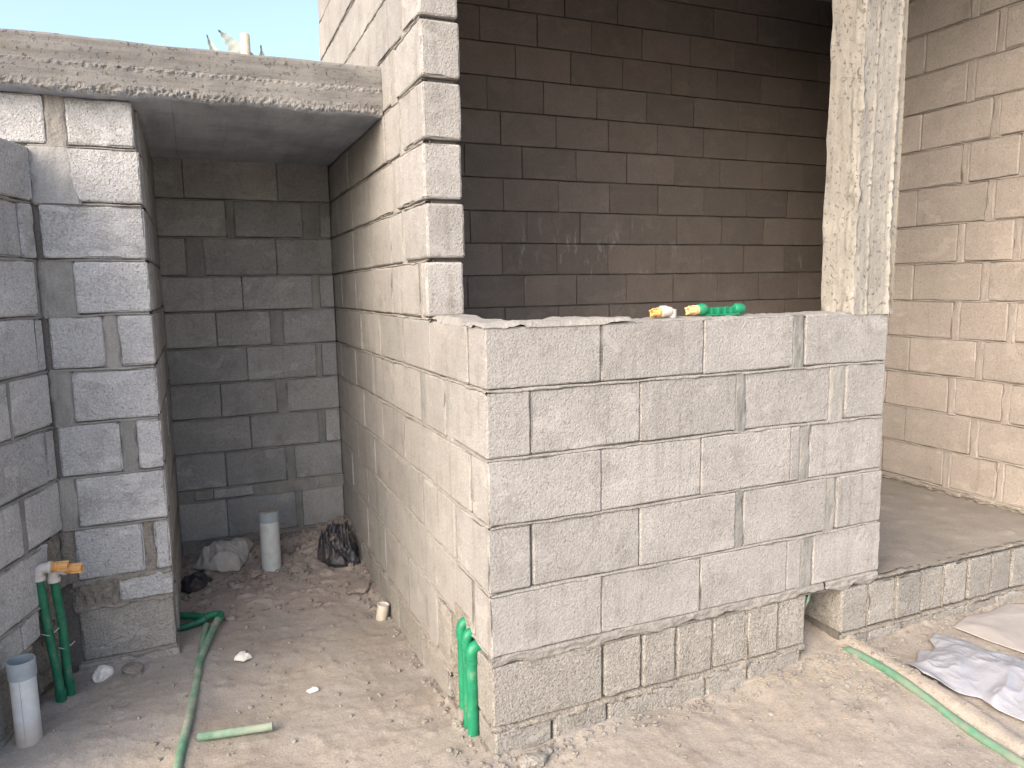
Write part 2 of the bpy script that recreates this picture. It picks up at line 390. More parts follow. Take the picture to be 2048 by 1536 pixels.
def rounded_box(L, H, D, r=0.006, step=(0.03, 0.03, 0.05), jit=0.0016, chip=0.006, seed=0, origin=(0, 0, 0), slant=None):
    xs = axis_cuts(L, r, step[0]); zs = axis_cuts(H, r, step[1]); ys = axis_cuts(D, r, step[2])
    keys, F = box_faces(len(xs), len(ys), len(zs))
    p = np.stack([xs[keys[:, 0]], ys[keys[:, 1]], zs[keys[:, 2]]], -1)
    S = np.array([L, D, H]); c = np.clip(p, r, S - r); d = p - c
    nrm = np.linalg.norm(d, axis=1, keepdims=True); nrm[nrm == 0] = 1
    p = c + d / nrm * r
    corner = (np.abs(d) > 1e-9).sum(1)
    w = p + np.array(origin)
    nz = np.stack([vnoise(w * 38 + seed * 3.1, 1), vnoise(w * 38 + seed * 3.1, 2), vnoise(w * 38 + seed * 3.1, 3)], -1)
    p = p + nz * jit * np.where(corner > 1, 1.2, 0.35)[:, None]
    ch = np.clip(fbm(w * 9 + seed * 5.7, 2, 8) - 0.12, 0, 1) * chip * 4
    ch = ch + np.where(corner > 2, chip * 0.6, 0)
    ctr = S / 2; inn = (ctr - p); inn /= np.maximum(np.linalg.norm(inn, axis=1, keepdims=True), 1e-6)
    p = p + d * 0 - (d / nrm) * (ch * (corner > 1))[:, None]
    return p, F
COARSE = {}
class Wall:
    def __init__(s, name, label, origin, udir, ndir, beds, depth, mat, seed=1, cat='block wall', loc=None):
        s.o = np.array(origin, float); s.u = np.array(udir, float); s.n = np.array(ndir, float); s.beds = beds; s.depth = depth
        s.u /= np.linalg.norm(s.u); s.n /= np.linalg.norm(s.n); s.mat = mat; s.seed = seed; s.k = 0
        s.root = thing(name, label, cat, tuple(loc) if loc is not None else (float(s.o[0]), float(s.o[1]), -1.40))
        s.off = np.array(s.root.location)
        s.hand = float(np.dot(np.cross(s.u, -s.n), (0, 0, 1)))      # >0 : (u, inward, z) is right-handed
    def W(s, u, d, z):
        """world point: u along the wall, d into the wall from its face"""
        return s.o + np.outer(u, s.u) - np.outer(d, s.n) + np.outer(z, (0, 0, 1))
    def put(s, name, P, F, mat, smooth=False):
        if s.hand < 0: F = [f[::-1] for f in F]
        me = new_mesh(name, P - s.off, F, mat, smooth)
        return link(name, me, s.root)
    def bed(s, k, u):
        b = s.beds
        z = b(k, u) if callable(b) else np.full_like(u, b[k]) if not isinstance(b, dict) else np.full_like(u, b[k])
        return z + 0.0015 * vnoise(np.stack([u * 3, u * 0 + k, u * 0 + s.seed], -1), 5)
    def block(s, k, a, b, k2=None, proud=None, depth=None, mat=None, step=(0.03, 0.03, 0.05), r=0.006, gap=0.0095, chip=0.006, jit=0.0016, slant=0.0, head=0.0016, name='concrete_block', dz=(0, 0)):
        s.k += 1; sd = s.seed * 131 + s.k; rnd = random.Random(sd); D = depth or s.depth
        a2, b2 = a + head, b - head; L = b2 - a2; k2 = k + 1 if k2 is None else k2
        ua = np.array([(a + b) / 2]); H = float((s.bed(k, ua) - s.bed(k2, ua))[0]) - gap - 0.0025
        P, F = rounded_box(L, H, D, r, step, jit, chip, sd % 97)
        if proud is None: proud = rnd.uniform(-0.0035, 0.0035)
        tw = rnd.uniform(-0.004, 0.004); tl = rnd.uniform(-0.0025, 0.0025)
        u = a2 + P[:, 0]; wz = P[:, 2] / H
        if slant: u = u + np.where(P[:, 0] < L * 0.3, slant * (wz - 0.5), 0)
        zt = s.bed(k, u) - 0.0025 + dz[0]; zb = s.bed(k2, u) + gap + dz[1]
        z = zb + (zt - zb) * wz + tl * (P[:, 0] / L - 0.5)
        d = P[:, 1] - proud - tw * (P[:, 0] / L - 0.5)
        return s.put(name, s.W(u, d, z), F, mat or s.mat)
    def coarse(s, k, a, b, k2=None, depth=None, mat=None, gap=0.008, head=0.0016):
        s.block(k, a, b, k2, depth=depth, mat=mat, gap=gap, head=head, step=(0.10, 0.07, 0.2), r=0.004, jit=0.0015, chip=0.004)
    def strip(s, k, a, b, mat=None, thick=0.011, rec=0.004, amp=0.003, lift=0.0, step=0.012, over=0.0, name='mortar_bed', bul_=0.0035):
        """the mortar of one bed: a rough ribbon in the joint, leaving a dark line below the block above"""
        n = max(4, int((b - a) / step)); u = np.linspace(a, b, n); nv_ = 5 if over < .015 else 9; V = []
        base = s.bed(k, u)
        t0 = base + thick * 0.80 + lift - np.clip(vnoise(np.stack([u * 11, u * 0 + k, u * 0 + s.seed], -1), 4) * 0.004 + 0.0018, 0, 0.006)
        b0 = base - 0.004 - np.clip(vnoise(np.stack([u * 17, u * 0 + k + 9, u * 0 + s.seed], -1), 6) * 0.006, -0.001, 0.010) - over * (1 + .55 * fbm(np.stack([u * 14, u * 0 + k, u * 0 + s.seed], -1), 3, 44))
        rows = []
        for j in range(nv_):
            t = j / (nv_ - 1); z = b0 + (t0 - b0) * t
            bul = math.sin(PI * min(max(t, 0.0), 1)) * bul_
            dd = rec - bul + amp * vnoise(np.stack([u * 45, u * 0 + j * 0.9, u * 0 + k * 3 + s.seed], -1), 7) + (0.012 if j in (0, nv_ - 1) else 0)
            if j == 0: dd = np.full_like(u, 0.010)
            rows.append(s.W(u, dd, z))
        V = np.concatenate(rows); F = grid_faces(n, nv_)
        # close the ribbon at the back so it has body
        back = [s.W(u, np.full_like(u, 0.03), b0), s.W(u, np.full_like(u, 0.03), t0)]
        V = np.concatenate([V] + back); o = nv_ * n
        for i in range(n - 1):
            F.append((o + i, o + i + 1, i + 1, i)); F.append(((nv_ - 1) * n + i, (nv_ - 1) * n + i + 1, o + n + i + 1, o + n + i))
            F.append((o + i + 1, o + i, o + n + i, o + n + i + 1))
        return s.put(name, V, F, mat or M_MORT, True)
    def head(s, k, a, b, k2=None, mat=None, rec=0.003, amp=0.003, over=0.006, name='mortar_joint', bulge=0.002, dz=(0, 0), rag=0.007, depth=0.04):
        """mortar packed into a wide upright joint"""
        k2 = k + 1 if k2 is None else k2; s.k += 1; a -= over; b += over
        nu = max(5, int((b - a) / 0.008)); nv_ = 18; t = np.linspace(0, 1, nu); w = np.linspace(0, 1, nv_); V = []
        for j in range(nv_):
            la = a + rag * float(vnoise(np.array([[w[j] * 5, s.k, 1.0]]), 3)[0]); lb = b + rag * float(vnoise(np.array([[w[j] * 5, s.k, 5.0]]), 3)[0])
            u = la + (lb - la) * t; zt = s.bed(k, u) + dz[0] - 0.001; zb = s.bed(k2, u) + dz[1] + 0.002; z = zb + (zt - zb) * w[j]
            e = np.abs(2 * t - 1) ** 6; d = rec - bulge * (1 - e) + e * 0.008 + amp * fbm(np.stack([u * 60, z * 22, u * 0 + s.k], -1), 3, 2)
            V.append(s.W(u, d, z))
        V = np.concatenate(V); F = grid_faces(nu, nv_); o = len(V)
        bk = s.W(np.array([a, b, b, a]), np.full(4, depth), np.array([s.bed(k2, np.array([a]))[0] + dz[1], s.bed(k2, np.array([b]))[0] + dz[1], s.bed(k, np.array([b]))[0] + dz[0], s.bed(k, np.array([a]))[0] + dz[0]]))
        V = np.concatenate([V, bk]); F.append((o + 3, o + 2, o + 1, o))
        F.append((o, o + 1) + tuple(range(nu - 1, -1, -1))); F.append((o + 2, o + 3) + tuple((nv_ - 1) * nu + i for i in range(nu)))
        F.append((o + 3, o) + tuple(j * nu for j in range(nv_))); F.append((o + 1, o + 2) + tuple(j * nu + nu - 1 for j in range(nv_ - 1, -1, -1)))
        return s.put(name, V, F, mat or M_MORTG, False)
    def core(s, a, b, z0, z1, rec=0.014, back=0.014, depth=None, name='mortar_backing', zf=None):
        D = depth or s.depth
        u = np.array([a, b, b, a] * 2); d = np.array([rec] * 4 + [D - back] * 4); z = np.array([z0, z0, z1, z1] * 2)
        P = s.W(u, d, z); F = [(0, 1, 2, 3), (5, 4, 7, 6), (4, 0, 3, 7), (1, 5, 6, 2), (3, 2, 6, 7), (4, 5, 1, 0)]
        return s.put(name, P, F, M_CORE)
    def course(s, k, segs, fills=(), coarse=False, **kw):
        for q in segs:
            if coarse: s.coarse(k, q[0], q[1], **kw)
            else: s.block(k, q[0], q[1], **kw)
        for q in fills: s.head(k, q[0], q[1])

# bed heights; front of the low wall / back of the alcove
ZF = {-5: 1.0705, -4: .8591, -3: .6461, -2: .4315, -1: .2177, 0: -.0026, 1: -.202, 2: -.4173, 3: -.634, 4: -.8542, 5: -1.0658, 6: -1.3085, 7: -1.52}
for k in range(-10, -5): ZF[k] = 1.0705 + .2125 * (-5 - k)
ZB = {-3: .6219, -2: .4125, -1: .1973, 0: -.0049, 1: -.2119, 2: -.4185, 3: -.6216, 4: -.8272, 5: -1.0391, 6: -1.30, 7: -1.52}
for k in range(-10, -3): ZB[k] = .6219 + .2085 * (-3 - k)
def bedS(k, u): t = np.clip(u / 2.5, 0, 1.1); return ZF[k] * (1 - t) + ZB[k] * t
ROOF = 2.25

# --- low front wall -------------------------------------------------------
Fw = Wall('low_wall', 'waist-high wall of pale grey concrete blocks facing the yard, with plumbing fittings lying on its top', (0, 0, 0), (1, 0, 0), (0, -1, 0), ZF, 0.15, M_BLOCK, 1)
Fw.core(0.15, 1.68, -1.06, -0.012)
kw = dict(step=(0.022, 0.022, 0.05), chip=0.006, r=.0045)
Fw.course(0, [(0, .402), (.402, .809), (.809, 1.213), (1.268, 1.688)], **kw); Fw.head(0, 1.213, 1.262)
Fw.course(1, [(.151, .554), (.554, .958), (.997, 1.400), (1.478, 1.688)], **kw); Fw.head(1, .958, .997); Fw.head(1, 1.400, 1.478)
Fw.course(2, [(0, .402), (.402, .807), (.807, 1.214), (1.312, 1.692)], **kw); Fw.block(2, 1.214, 1.262, **kw); Fw.head(2, 1.262, 1.312)
Fw.course(3, [(.151, .555), (.555, .962), (1.001, 1.403), (1.456, 1.697)], **kw); Fw.head(3, .962, 1.001); Fw.head(3, 1.403, 1.456)
Fw.course(4, [(0, .405), (.405, .811), (.811, 1.217), (1.348, 1.702)], **kw); Fw.block(4, 1.217, 1.287, **kw); Fw.head(4, 1.287, 1.348)
for k in (1, 2, 3, 4): Fw.strip(k, 0.004, 1.685, rec=0.002, amp=0.003)
# --- step / base course under the wall and the doorway --------------------
Bw = Wall('base_course', 'darker weathered course of upright end-on blocks carrying the low wall and the doorstep', (0, 0, 0), (1, 0, 0), (0, -1, 0), {5: -1.0658, 6: -1.3085, 7: -1.52, 55: -1.085}, 0.38, M_OLD, 2, 'block base')
kb = dict(step=(0.022, 0.022, 0.09), chip=0.012, r=0.008, jit=0.0028)
Bw.block(5, 0, .407, gap=0.012, depth=.155, dz=(-0.026, 0), step=(0.022, 0.022, 0.05), chip=0.006)
hx = [.411, .567, .713, .873, 1.033, 1.186, 1.326]
for a, b in zip(hx[:-1], hx[1:]): Bw.block(5, a, b, dz=(-0.030, 0.004), head=0.004, **kb)
sx = [1.504, 1.657, 1.815, 1.969, 2.106, 2.264, 2.415, 2.556, 2.712, 2.87, 3.04, 3.19]
for a, b in zip(sx[:-1], sx[1:]): Bw.block(5, a, b, dz=(-0.040, 0.006), head=0.005, **kb)
fx = [.0, .215, .425, .842, 1.039, 1.30]
for a, b in zip(fx[:-1], fx[1:]): Bw.block(6, a, b, proud=0.006, head=0.004, **kb)
gx2 = [1.52, 1.663, 1.86, 2.051, 2.252, 2.46, 2.70, 2.93, 3.18]
for a, b in zip(gx2[:-1], gx2[1:]): Bw.block(6, a, b, proud=0.004, head=0.004, **kb)
Bw.core(.16, 1.32, -1.5, -1.07, depth=.36, rec=.018); Bw.core(1.52, 3.18, -1.5, -1.125, depth=.36, rec=.018)
Bw.strip(5, 0.0, 1.41, M_MORT, thick=0.008, lift=0.003, rec=0.000, amp=0.006, over=0.026, bul_=.0005)
Bw.strip(5, 1.42, 1.70, M_MORT, thick=0.008, lift=0.003, rec=0.000, amp=0.006, over=0.034, bul_=.0005)
Bw.strip(5, 1.70, 3.19, M_RUB, thick=0.002, lift=-0.026, rec=0.001, amp=0.006, over=0.020)
Bw.strip(6, 0.0, 1.32, M_RUB, rec=0.0, amp=0.010, thick=0.016, over=0.012); Bw.strip(6, 1.52, 3.19, M_RUB, rec=0.001, amp=0.007, thick=0.012, over=0.006)
for q in (.873, 1.033, 1.186, .713): Bw.head(5, q - .004, q + .004, dz=(-.035, .01), rec=.005, over=.002, mat=M_RUB)
for q in (1.657, 1.815, 1.969, 2.106, 2.415): Bw.head(5, q - .007, q + .008, dz=(-.052, .012), rec=.004, over=.003, mat=M_RUB)

# --- side wall and tall pier ----------------------------------------------
Sw = Wall('side_wall', 'long side wall between alcove and room, low at the front corner then rising as a tall pier', (0, 0, 0), (0, 1, 0), (-1, 0, 0), bedS, 0.148, M_SMOOTH, 3)
ks = dict(step=(0.03, 0.03, 0.05), chip=0.006)
Sw.core(.15, 2.62, -1.5, -0.02, rec=.012); Sw.core(.60, 2.62, -0.02, ROOF - .02, rec=.012)
odd = [.157, .556, .956, 1.362, 1.767, 2.172, 2.62]; even = [1.152, 1.557, 1.962, 2.367, 2.62]
def run(k, pts, **kk):
    for a, b in zip(pts[:-1], pts[1:]): Sw.block(k, a, b, **kk)
run(0, odd, **ks)
run(1, [0, .346], mat=M_BLOCK, **ks); Sw.head(1, .346, .396); run(1, [.396, .640], **ks); Sw.head(1, .640, .725); run(1, [.725, 1.138, 1.54, 1.95, 2.36, 2.62], **ks)
run(2, [.160, .572, .975, 1.38, 1.78, 2.19, 2.62], **ks)
run(3, [0, .310], mat=M_BLOCK, **ks); Sw.head(3, .310, .330); run(3, [.330, .70], **ks); Sw.head(3, .70, .73); run(3, [.73, 1.168, 1.57, 1.975, 2.38, 2.62], **ks)
run(4, [.165, .562, .965, 1.37, 1.775, 2.18, 2.62], **ks)
Sw.block(5, 0.415, .573, mat=M_OLD, dz=(-.02, 0), **ks); run(5, [.573, .975], **ks); Sw.head(5, .975, 1.02, dz=(-.01, 0)); run(5, [1.02, 1.42, 1.81, 2.21, 2.62], **ks)
run(6, [.415, .75, 1.15, 1.55, 1.95, 2.35, 2.62], mat=M_OLD, proud=0.012, **ks)
for k in (1, 2, 3, 4, 5): Sw.strip(k, 0.0, 2.50, rec=.003, amp=.0035)
Sw.strip(6, .40, 2.50, M_RUB, rec=-.004, amp=.008, thick=.014, over=.01)
Y0 = .578
kt = dict(step=(0.022, 0.022, 0.03), chip=0.009, r=0.009, jit=0.0022, mat=M_BLOCK)
tl = {-1: [(Y0, .648), (.672, 1.101), (1.101, 1.466), (1.466, 1.87), (1.87, 2.27), (2.27, 2.62)],
      -2: [(Y0, .875), (.905, 1.098), (1.098, 1.48), (1.48, 1.885), (1.885, 2.29), (2.29, 2.62)],
      -3: [(Y0, .966), (1.035, 1.471), (1.471, 1.876), (1.876, 2.28), (2.28, 2.62)],
      -4: [(Y0, .862), (.90, 1.125), (1.125, 1.53), (1.53, 1.94), (1.94, 2.34), (2.34, 2.62)],
      -5: [(Y0, .942), (1.004, 1.41), (1.41, 1.82), (1.82, 2.22), (2.22, 2.62)]}
for k in range(-6, -11, -1):
    tl[k] = [(Y0, .80), (.83, 1.205), (1.205, 1.61), (1.61, 2.015), (2.015, 2.42), (2.42, 2.62)] if k % 2 == 0 else [(Y0, .985), (.99, 1.41), (1.41, 1.82), (1.82, 2.22), (2.22, 2.62)]
rp = random.Random(4)
for k, sg in tl.items():
    for i, (a, b) in enumerate(sg):
        if i == 0: Sw.block(k, a + rp.uniform(-.006, .004), b, gap=.013, **kt)
        else: Sw.block(k, a, b, gap=.011, **ks)
        if i and a - sg[i - 1][1] > .012: Sw.head(k, sg[i - 1][1], a, mat=M_MORT)
for k in range(0, -10, -1): Sw.strip(k, Y0 + .004, 2.60, rec=.006, amp=.003, thick=.010)

# --- alcove back wall ------------------------------------------------------
ZA = {k: ZB[k] for k in range(-4, 5)}; ZA[-4] = .85; ZA[5] = -1.0391; ZA[6] = -1.108; ZA[7] = -1.345; ZA[8] = -1.56
Aw = Wall('alcove_back_wall', 'shaded back wall of the alcove under the concrete slab, above the capped grey pipe', (0, 2.5, 0), (1, 0, 0), (0, -1, 0), ZA, 0.15, M_ALC, 4, loc=(-.5, 2.5, -1.4))
Aw.core(-1.0, -.002, -1.55, .84)
def sym(k, pts, fills=()):
    Aw.course(k, pts, (), step=(0.04, 0.04, 0.07))
    for q in fills: Aw.head(k, *q)
x0, x1 = -.951, -.003
sym(-4, [(x0, -.80), (-.80, -.30), (-.30, x1)])
sym(-3, [(x0, -.592), (-.545, -.168), (-.068, x1)], [(-.592, -.545), (-.168, -.068)])
sym(-2, [(x0, -.815), (-.72, -.327), (-.327, x1)], [(-.815, -.72)])
sym(-1, [(x0, -.527), (-.527, -.13), (-.088, x1)], [(-.13, -.088)])
sym(0, [(x0, -.68), (-.68, -.383), (-.309, x1)], [(-.383, -.309)])
sym(1, [(x0, -.525), (-.525, -.128), (-.093, x1)], [(-.128, -.093)])
sym(2, [(x0, -.682), (-.682, -.372), (-.309, x1)], [(-.372, -.309)])
sym(3, [(x0, -.53), (-.53, -.134), (-.092, x1)], [(-.134, -.092)])
sym(4, [(x0, -.68), (-.68, -.34), (-.287, x1)], [(-.34, -.287)])
sym(5, [(-.86, -.758), (-.758, -.535)], [(x0, -.86), (-.535, x1)])
sym(6, [(x0, -.69), (-.69, -.296), (-.255, x1)], [(-.296, -.255)])
Aw.course(7, [(x0, -.5), (-.5, x1)], mat=M_OLD)
for k in range(-3, 8): Aw.strip(k, x0, x1, M_MORTG, rec=.004)

# --- pier at the left of the alcove ---------------------------------------
ZP = {0: .871, 1: .660, 2: .4504, 3: .2404, 4: .0304, 5: -.1796, 6: -.3896, 7: -.5996, 8: -.8096, 9: -1.028, 10: -1.14, 11: -1.365, 12: -1.56}
ZP[0] = .8425
Pw = Wall('end_wall', 'narrow block wall face left of the alcove opening, bluish grey in shade under the slab', (0, 1.2, 0), (1, 0, 0), (0, -1, 0), ZP, 0.15, M_BLOCKW, 5, loc=(-1.15, 1.2, -1.4))
Pw.core(-1.75, -.965, .46, .835); Pw.core(-1.62, -.965, -1.5, .46)
kp = dict(step=(0.022, 0.022, 0.05), chip=0.009, r=0.008, jit=0.002)
XE = -.948
Pw.block(0, -1.66, -1.252, **kp); Pw.block(0, -1.187, XE - .012, **kp); Pw.head(0, -1.252, -1.187, mat=M_MORT)
Pw.block(1, -1.195, XE, slant=-.06, **kp); Pw.head(1, -1.31, -1.175, mat=M_MORTW, bulge=.006, rag=.012); Pw.block(1, -1.66, -1.315, **kp)
Pw.block(2, -1.301, XE, **kp)
Pw.block(3, -1.208, XE, **kp); Pw.head(3, -1.32, -1.208, rag=.004)
Pw.block(4, -1.306, -1.122, **kp); Pw.block(4, -1.076, XE, **kp); Pw.head(4, -1.122, -1.076)
Pw.block(5, -1.248, XE, **kp); Pw.head(5, -1.32, -1.248)
Pw.block(6, -1.312, -1.096, **kp); Pw.block(6, -1.039, XE, **kp); Pw.head(6, -1.096, -1.039)
Pw.block(7, -1.268, XE, **kp); Pw.head(7, -1.33, -1.268)
Pw.block(8, -1.29, -1.045, **kp); Pw.block(8, -1.008, XE, **kp); Pw.head(8, -1.045, -1.008, mat=M_RUB, rec=.010, amp=.010); Pw.head(8, -1.34, -1.29, mat=M_RUB, rec=.006)
Pw.block(9, -1.15, XE - .002, **kp); Pw.head(9, -1.31, -1.15, mat=M_RUB, rec=.004, amp=.016)
Pw.block(10, -1.30, XE - .006, mat=M_OLD, **kp); Pw.block(11, -1.32, XE + .004, mat=M_OLD, proud=.01, **kp)
for k in range(1, 9): Pw.strip(k, -1.315, XE - .01, M_MORT, rec=.003, amp=.004)
for k in (9, 10, 11): Pw.strip(k, -1.31, XE - .006, M_RUB, rec=.001, amp=.010, thick=.016, over=.012)
Qw = Wall('alcove_side_wall', 'thin strip of dark block wall lining the left side of the alcove', (XE, 1.352, 0), (0, 1, 0), (1, 0, 0), ZP, 0.15, M_ALC, 6)
Qw.core(0, 1.3, -1.5, .83)
for k in range(0, 12):
    if k == 9: Qw.head(9, 0.0, 1.29, rec=.004, mat=M_RUB); continue
    pts = [0, .30, .705, 1.11, 1.29] if k % 2 else [0, .10, .50, .905, 1.29]
    for a, b in zip(pts[:-1], pts[1:]): Qw.block(k, a, b, step=(0.05, 0.05, 0.07))
for k in range(1, 12): Qw.strip(k, 0, 1.14, M_MORTG)

# --- boundary wall on the left --------------------------------------------
LD = np.array([-.3138, -.999, 0]); LD /= np.linalg.norm(LD); LN = np.array([-LD[1], LD[0], 0])
if LN[0] < 0: LN = -LN
Lw = Wall('boundary_wall', 'boundary wall of grey blocks running along the left edge, broken open round two green pipes', (-1.3216, 1.201, 0), LD, LN, ZP, 0.15, M_BLOCKW, 7)
Lw.core(.25, .98, -1.5, .655 - .012); Lw.core(.0, .25, -.72, .64); Lw.core(-.05, .27, -1.5, -.70, rec=.055)
kl = dict(step=(0.025, 0.025, 0.06), chip=0.010, r=0.008, jit=0.002)
def lrun(k, first, start=0.0, fills=True, **kk):
    a = start; b = first; kk = {**kl, **kk}
    while a < .9:
        far = a > .9; kk2 = dict(kk)
        if far: kk2.update(step=(.08, .07, .1))
        Lw.block(k, a, min(b, 1.0), **kk2); a = b + (.0 if b > .6 else 0.0); b = a + .405
lrun(1, .49); lrun(2, .089); lrun(3, .40, .028); Lw.head(3, 0, .028)
lrun(4, .061); Lw.block(5, 0, .262, **kl); Lw.head(5, .262, .278); lrun(5, .68, .278)
lrun(6, .069); Lw.block(7, 0, .245, **kl); Lw.head(7, .245, .272); lrun(7, .675, .272)
lrun(8, .52, .14, slant=-.05); Lw.head(8, -.01, .12, mat=M_RUB, rec=.018, amp=.02)
Lw.block(9, .225, .345, mat=M_BLOCKW, **kl); lrun(9, .74, .345)
lrun(10, .62, .30, mat=M_OLD); lrun(11, .75, .33, mat=M_OLD)
for k, d0 in ((9, .0), (10, .0)): Lw.head(k, -.02, .29, mat=M_RUB, rec=.040, amp=.03, rag=.02, depth=.08)
for k in range(2, 8): Lw.strip(k, 0, .98, rec=.003, amp=.004)
for k in (8, 9): Lw.strip(k, .2, .98, M_MORT, rec=.002, amp=.006, thick=.014)
for k in (10, 11): Lw.strip(k, .3, .98, M_RUB, rec=.0, amp=.01, thick=.02, over=.02)

# --- room back wall ---------------------------------------------------------
def bedI(k, u): return np.full_like(u, -.0276 + .21 * (9 - k))
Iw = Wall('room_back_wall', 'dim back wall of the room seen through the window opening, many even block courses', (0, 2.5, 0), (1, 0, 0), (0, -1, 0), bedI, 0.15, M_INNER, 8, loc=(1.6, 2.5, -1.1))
Iw.core(.15, 5.2, -1.09, ROOF - .02, rec=.02)
offs = {-2: .978, -1: 1.18, 0: .978, 1: 1.222, 2: 1.018, 3: 1.11, 4: .858, 5: 1.121, 6: .886, 7: 1.106, 8: .858, 9: 1.119, 10: .86, 11: 1.12, 12: .86, 13: 1.12}
for k in range(-2, 14):
    o0 = offs[k]
    while o0 > .30: o0 -= .4025
    pts = [.152] + [o0 + .4025 * i for i in range(1, 14) if .25 < o0 + .4025 * i < 5.0] + [5.19]
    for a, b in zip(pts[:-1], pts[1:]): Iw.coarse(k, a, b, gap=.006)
for k in range(0, 14): Iw.strip(k, .152, 5.19, M_INNER, rec=.010, amp=.002, thick=.005, step=.03)

# --- partition on the right ---------------------------------------------------
def bedR(k, u): return np.full_like(u, .2032 + .21 * (10 - k))
Rw = Wall('right_wall', 'warm-lit partition wall of large blocks beyond the column at the right edge', (3.05, 0, 0), (0, 1, 0), (-1, 0, 0), bedR, 0.15, M_ROOMR, 9)
Rw.core(-.02, 1.25, -1.09, ROOF - .02, rec=.010)
for k in range(0, 17):
    if k % 2 == 0: sg = [(0, .128), (.170, .532), (.574, .978), (.978, 1.270)]; fl = [(.128, .170), (.532, .574)]
    else: sg = [(0, .378), (.418, .678), (.722, 1.128), (1.128, 1.270)]; fl = [(.378, .418), (.678, .722)]
    for a, b in sg: Rw.block(k, a, b, step=(.05, .05, .08), gap=.007)
    for a, b in fl: Rw.head(k, a, b, mat=M_MORTR, rec=.0015, bulge=.001)
for k in range(2, 17): Rw.strip(k, 0, 1.26, M_MORTR, rec=.002, amp=.0025, thick=.009)
Rw.strip(16, 0, 1.26, M_RUB, rec=-.004, amp=.012, lift=-.016, over=.03)

# ------------------------------------------------------------------ grid-shaped rough masses
def rough_box(name, lo, hi, n, mat, amp=.004, freq=20, seed=1, parent=None, r=.006, extra=None, smooth=False):
    lo = np.array(lo, float); hi = np.array(hi, float); S = hi - lo
    cuts = [axis_cuts(S[i], min(r, S[i] * .3), n[i]) for i in range(3)]
    keys, F = box_faces(len(cuts[0]), len(cuts[1]), len(cuts[2]))
    p = np.stack([cuts[i][keys[:, i]] for i in range(3)], -1)
    c = np.clip(p, r, S - r); d = p - c; nn = np.linalg.norm(d, axis=1, keepdims=True); nn[nn == 0] = 1
    p = c + d / nn * r + lo
    disp = fbm(p * freq, 4, seed) * amp
    p = p + d / nn * disp[:, None]
    if extra is not None: p = extra(p, d / nn)
    off = np.array([(lo[0] + hi[0]) / 2, (lo[1] + hi[1]) / 2, lo[2]])
    if parent is not None: off = np.array(parent.location)
    F = [f for f in F]
    me = new_mesh(name, p - off, F, mat, smooth)
    return link(name, me, parent, None if parent is not None else tuple(off))

# floor of the room: a raised dusty platform
xs = np.arange(.12, 5.22, .02); ys = np.arange(-.004, 2.56, .02); XX, YY = np.meshgrid(xs, ys)
pp = np.stack([XX, YY, XX * 0], -1).reshape(-1, 3); zz = -1.094 + .006 * fbm(pp * 3, 3, 5) + .003 * fbm(pp * 18, 3, 6) + .02 * np.clip(fbm(pp * 15, 3, 12) - .3, 0, 1)
zz = np.where(pp[:, 0] < 1.70, np.minimum(zz, -1.085), zz)
V = pp.copy(); V[:, 2] = zz; F = grid_faces(len(xs), len(ys)); o = len(V); nx_ = len(xs)
V = np.concatenate([V, [(xs[0], ys[0], -1.30), (xs[-1], ys[0], -1.30)]])
m_floor, nt_, b_ = mat_new('room_floor_dust'); n_ = NB(nt_)
c_ = n_.mix(n_.ramp(n_.noise(4, 5, .65), .35, .65), (.25, .225, .195), (.195, .175, .155)); c_ = n_.scale(c_, n_.ramp(n_.noise(120, 3, .6), .3, .7, .85, 1.12)); n_.l.new(c_, b_.inputs['Base Color'])
b_.inputs['Roughness'].default_value = .97; n_.l.new(n_.bump(n_.noise(70, 4, .7), .004, .8), b_.inputs['Normal'])
fl = link('floor', new_mesh('floor', V[:-2], F, m_floor, True)); tag(fl, kind='structure')

# roof of the room, above the frame; unseen front overhang added to cut sky light
roof = rough_box('ceiling', (-.12, -.70, ROOF), (5.4, 2.75, ROOF + .16), (.4, .4, .2), M_SOFF, .002); tag(roof, kind='structure')
lint = rough_box('roof_beam', (-.0, -.02, ROOF - .28), (3.2, .16, ROOF - .003), (.3, .2, .2), M_COLM, .003)

for lo_, hi_ in (((5.2, 1.0, -1.4), (5.35, 2.65, ROOF - .003)), ((3.205, 1.1, -1.4), (5.197, 1.25, ROOF - .003))):  # unseen walls closing off the rest of the room to keep it dark
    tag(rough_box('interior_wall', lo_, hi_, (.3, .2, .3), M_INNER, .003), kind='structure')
tag(lint, 'grey concrete beam carried by the column along the edge of the roof', 'beam')

# ------------------------------------------------------------------ slab over the alcove
slab = thing('roof_slab', 'rough cast concrete slab roofing the alcove, with a pitted honeycombed edge', 'concrete slab', (-1.0, 1.133, .842))
SX0, SX1, SY0, SY1, SZ0, SZ1 = -3.2, -.004, 1.133, 2.66, .842, 1.043
nu, nw = 360, 34
us = np.concatenate([np.linspace(SX0, -1.5, 40)[:-1], np.linspace(-1.5, SX1, nu)]); ws = np.linspace(0, 1, nw); n_u = len(us)
UU, WW = np.meshgrid(us, ws)
topz = SZ1 + .006 * fbm(np.stack([UU * 5, UU * 0, UU * 0], -1), 3, 4); botz = SZ0 + .010 * fbm(np.stack([UU * 9, UU * 0, UU * 0 + 3], -1), 4, 6) * (1)
zz = botz + (topz - botz) * WW
p3 = np.stack([UU, UU * 0, zz], -1)
hc = np.clip(1 - np.abs(WW - .06) / .16, 0, 1) + .75 * np.clip(1 - np.abs(WW - .50) / .07, 0, 1)      # bands of exposed aggregate
hc = hc * np.clip(.75 + 1.0 * fbm(p3 * 3, 2, 77), .25, 1.1)
st = vnoise(p3 * 70, 31) * .55 + vnoise(p3 * 140, 32) * .45
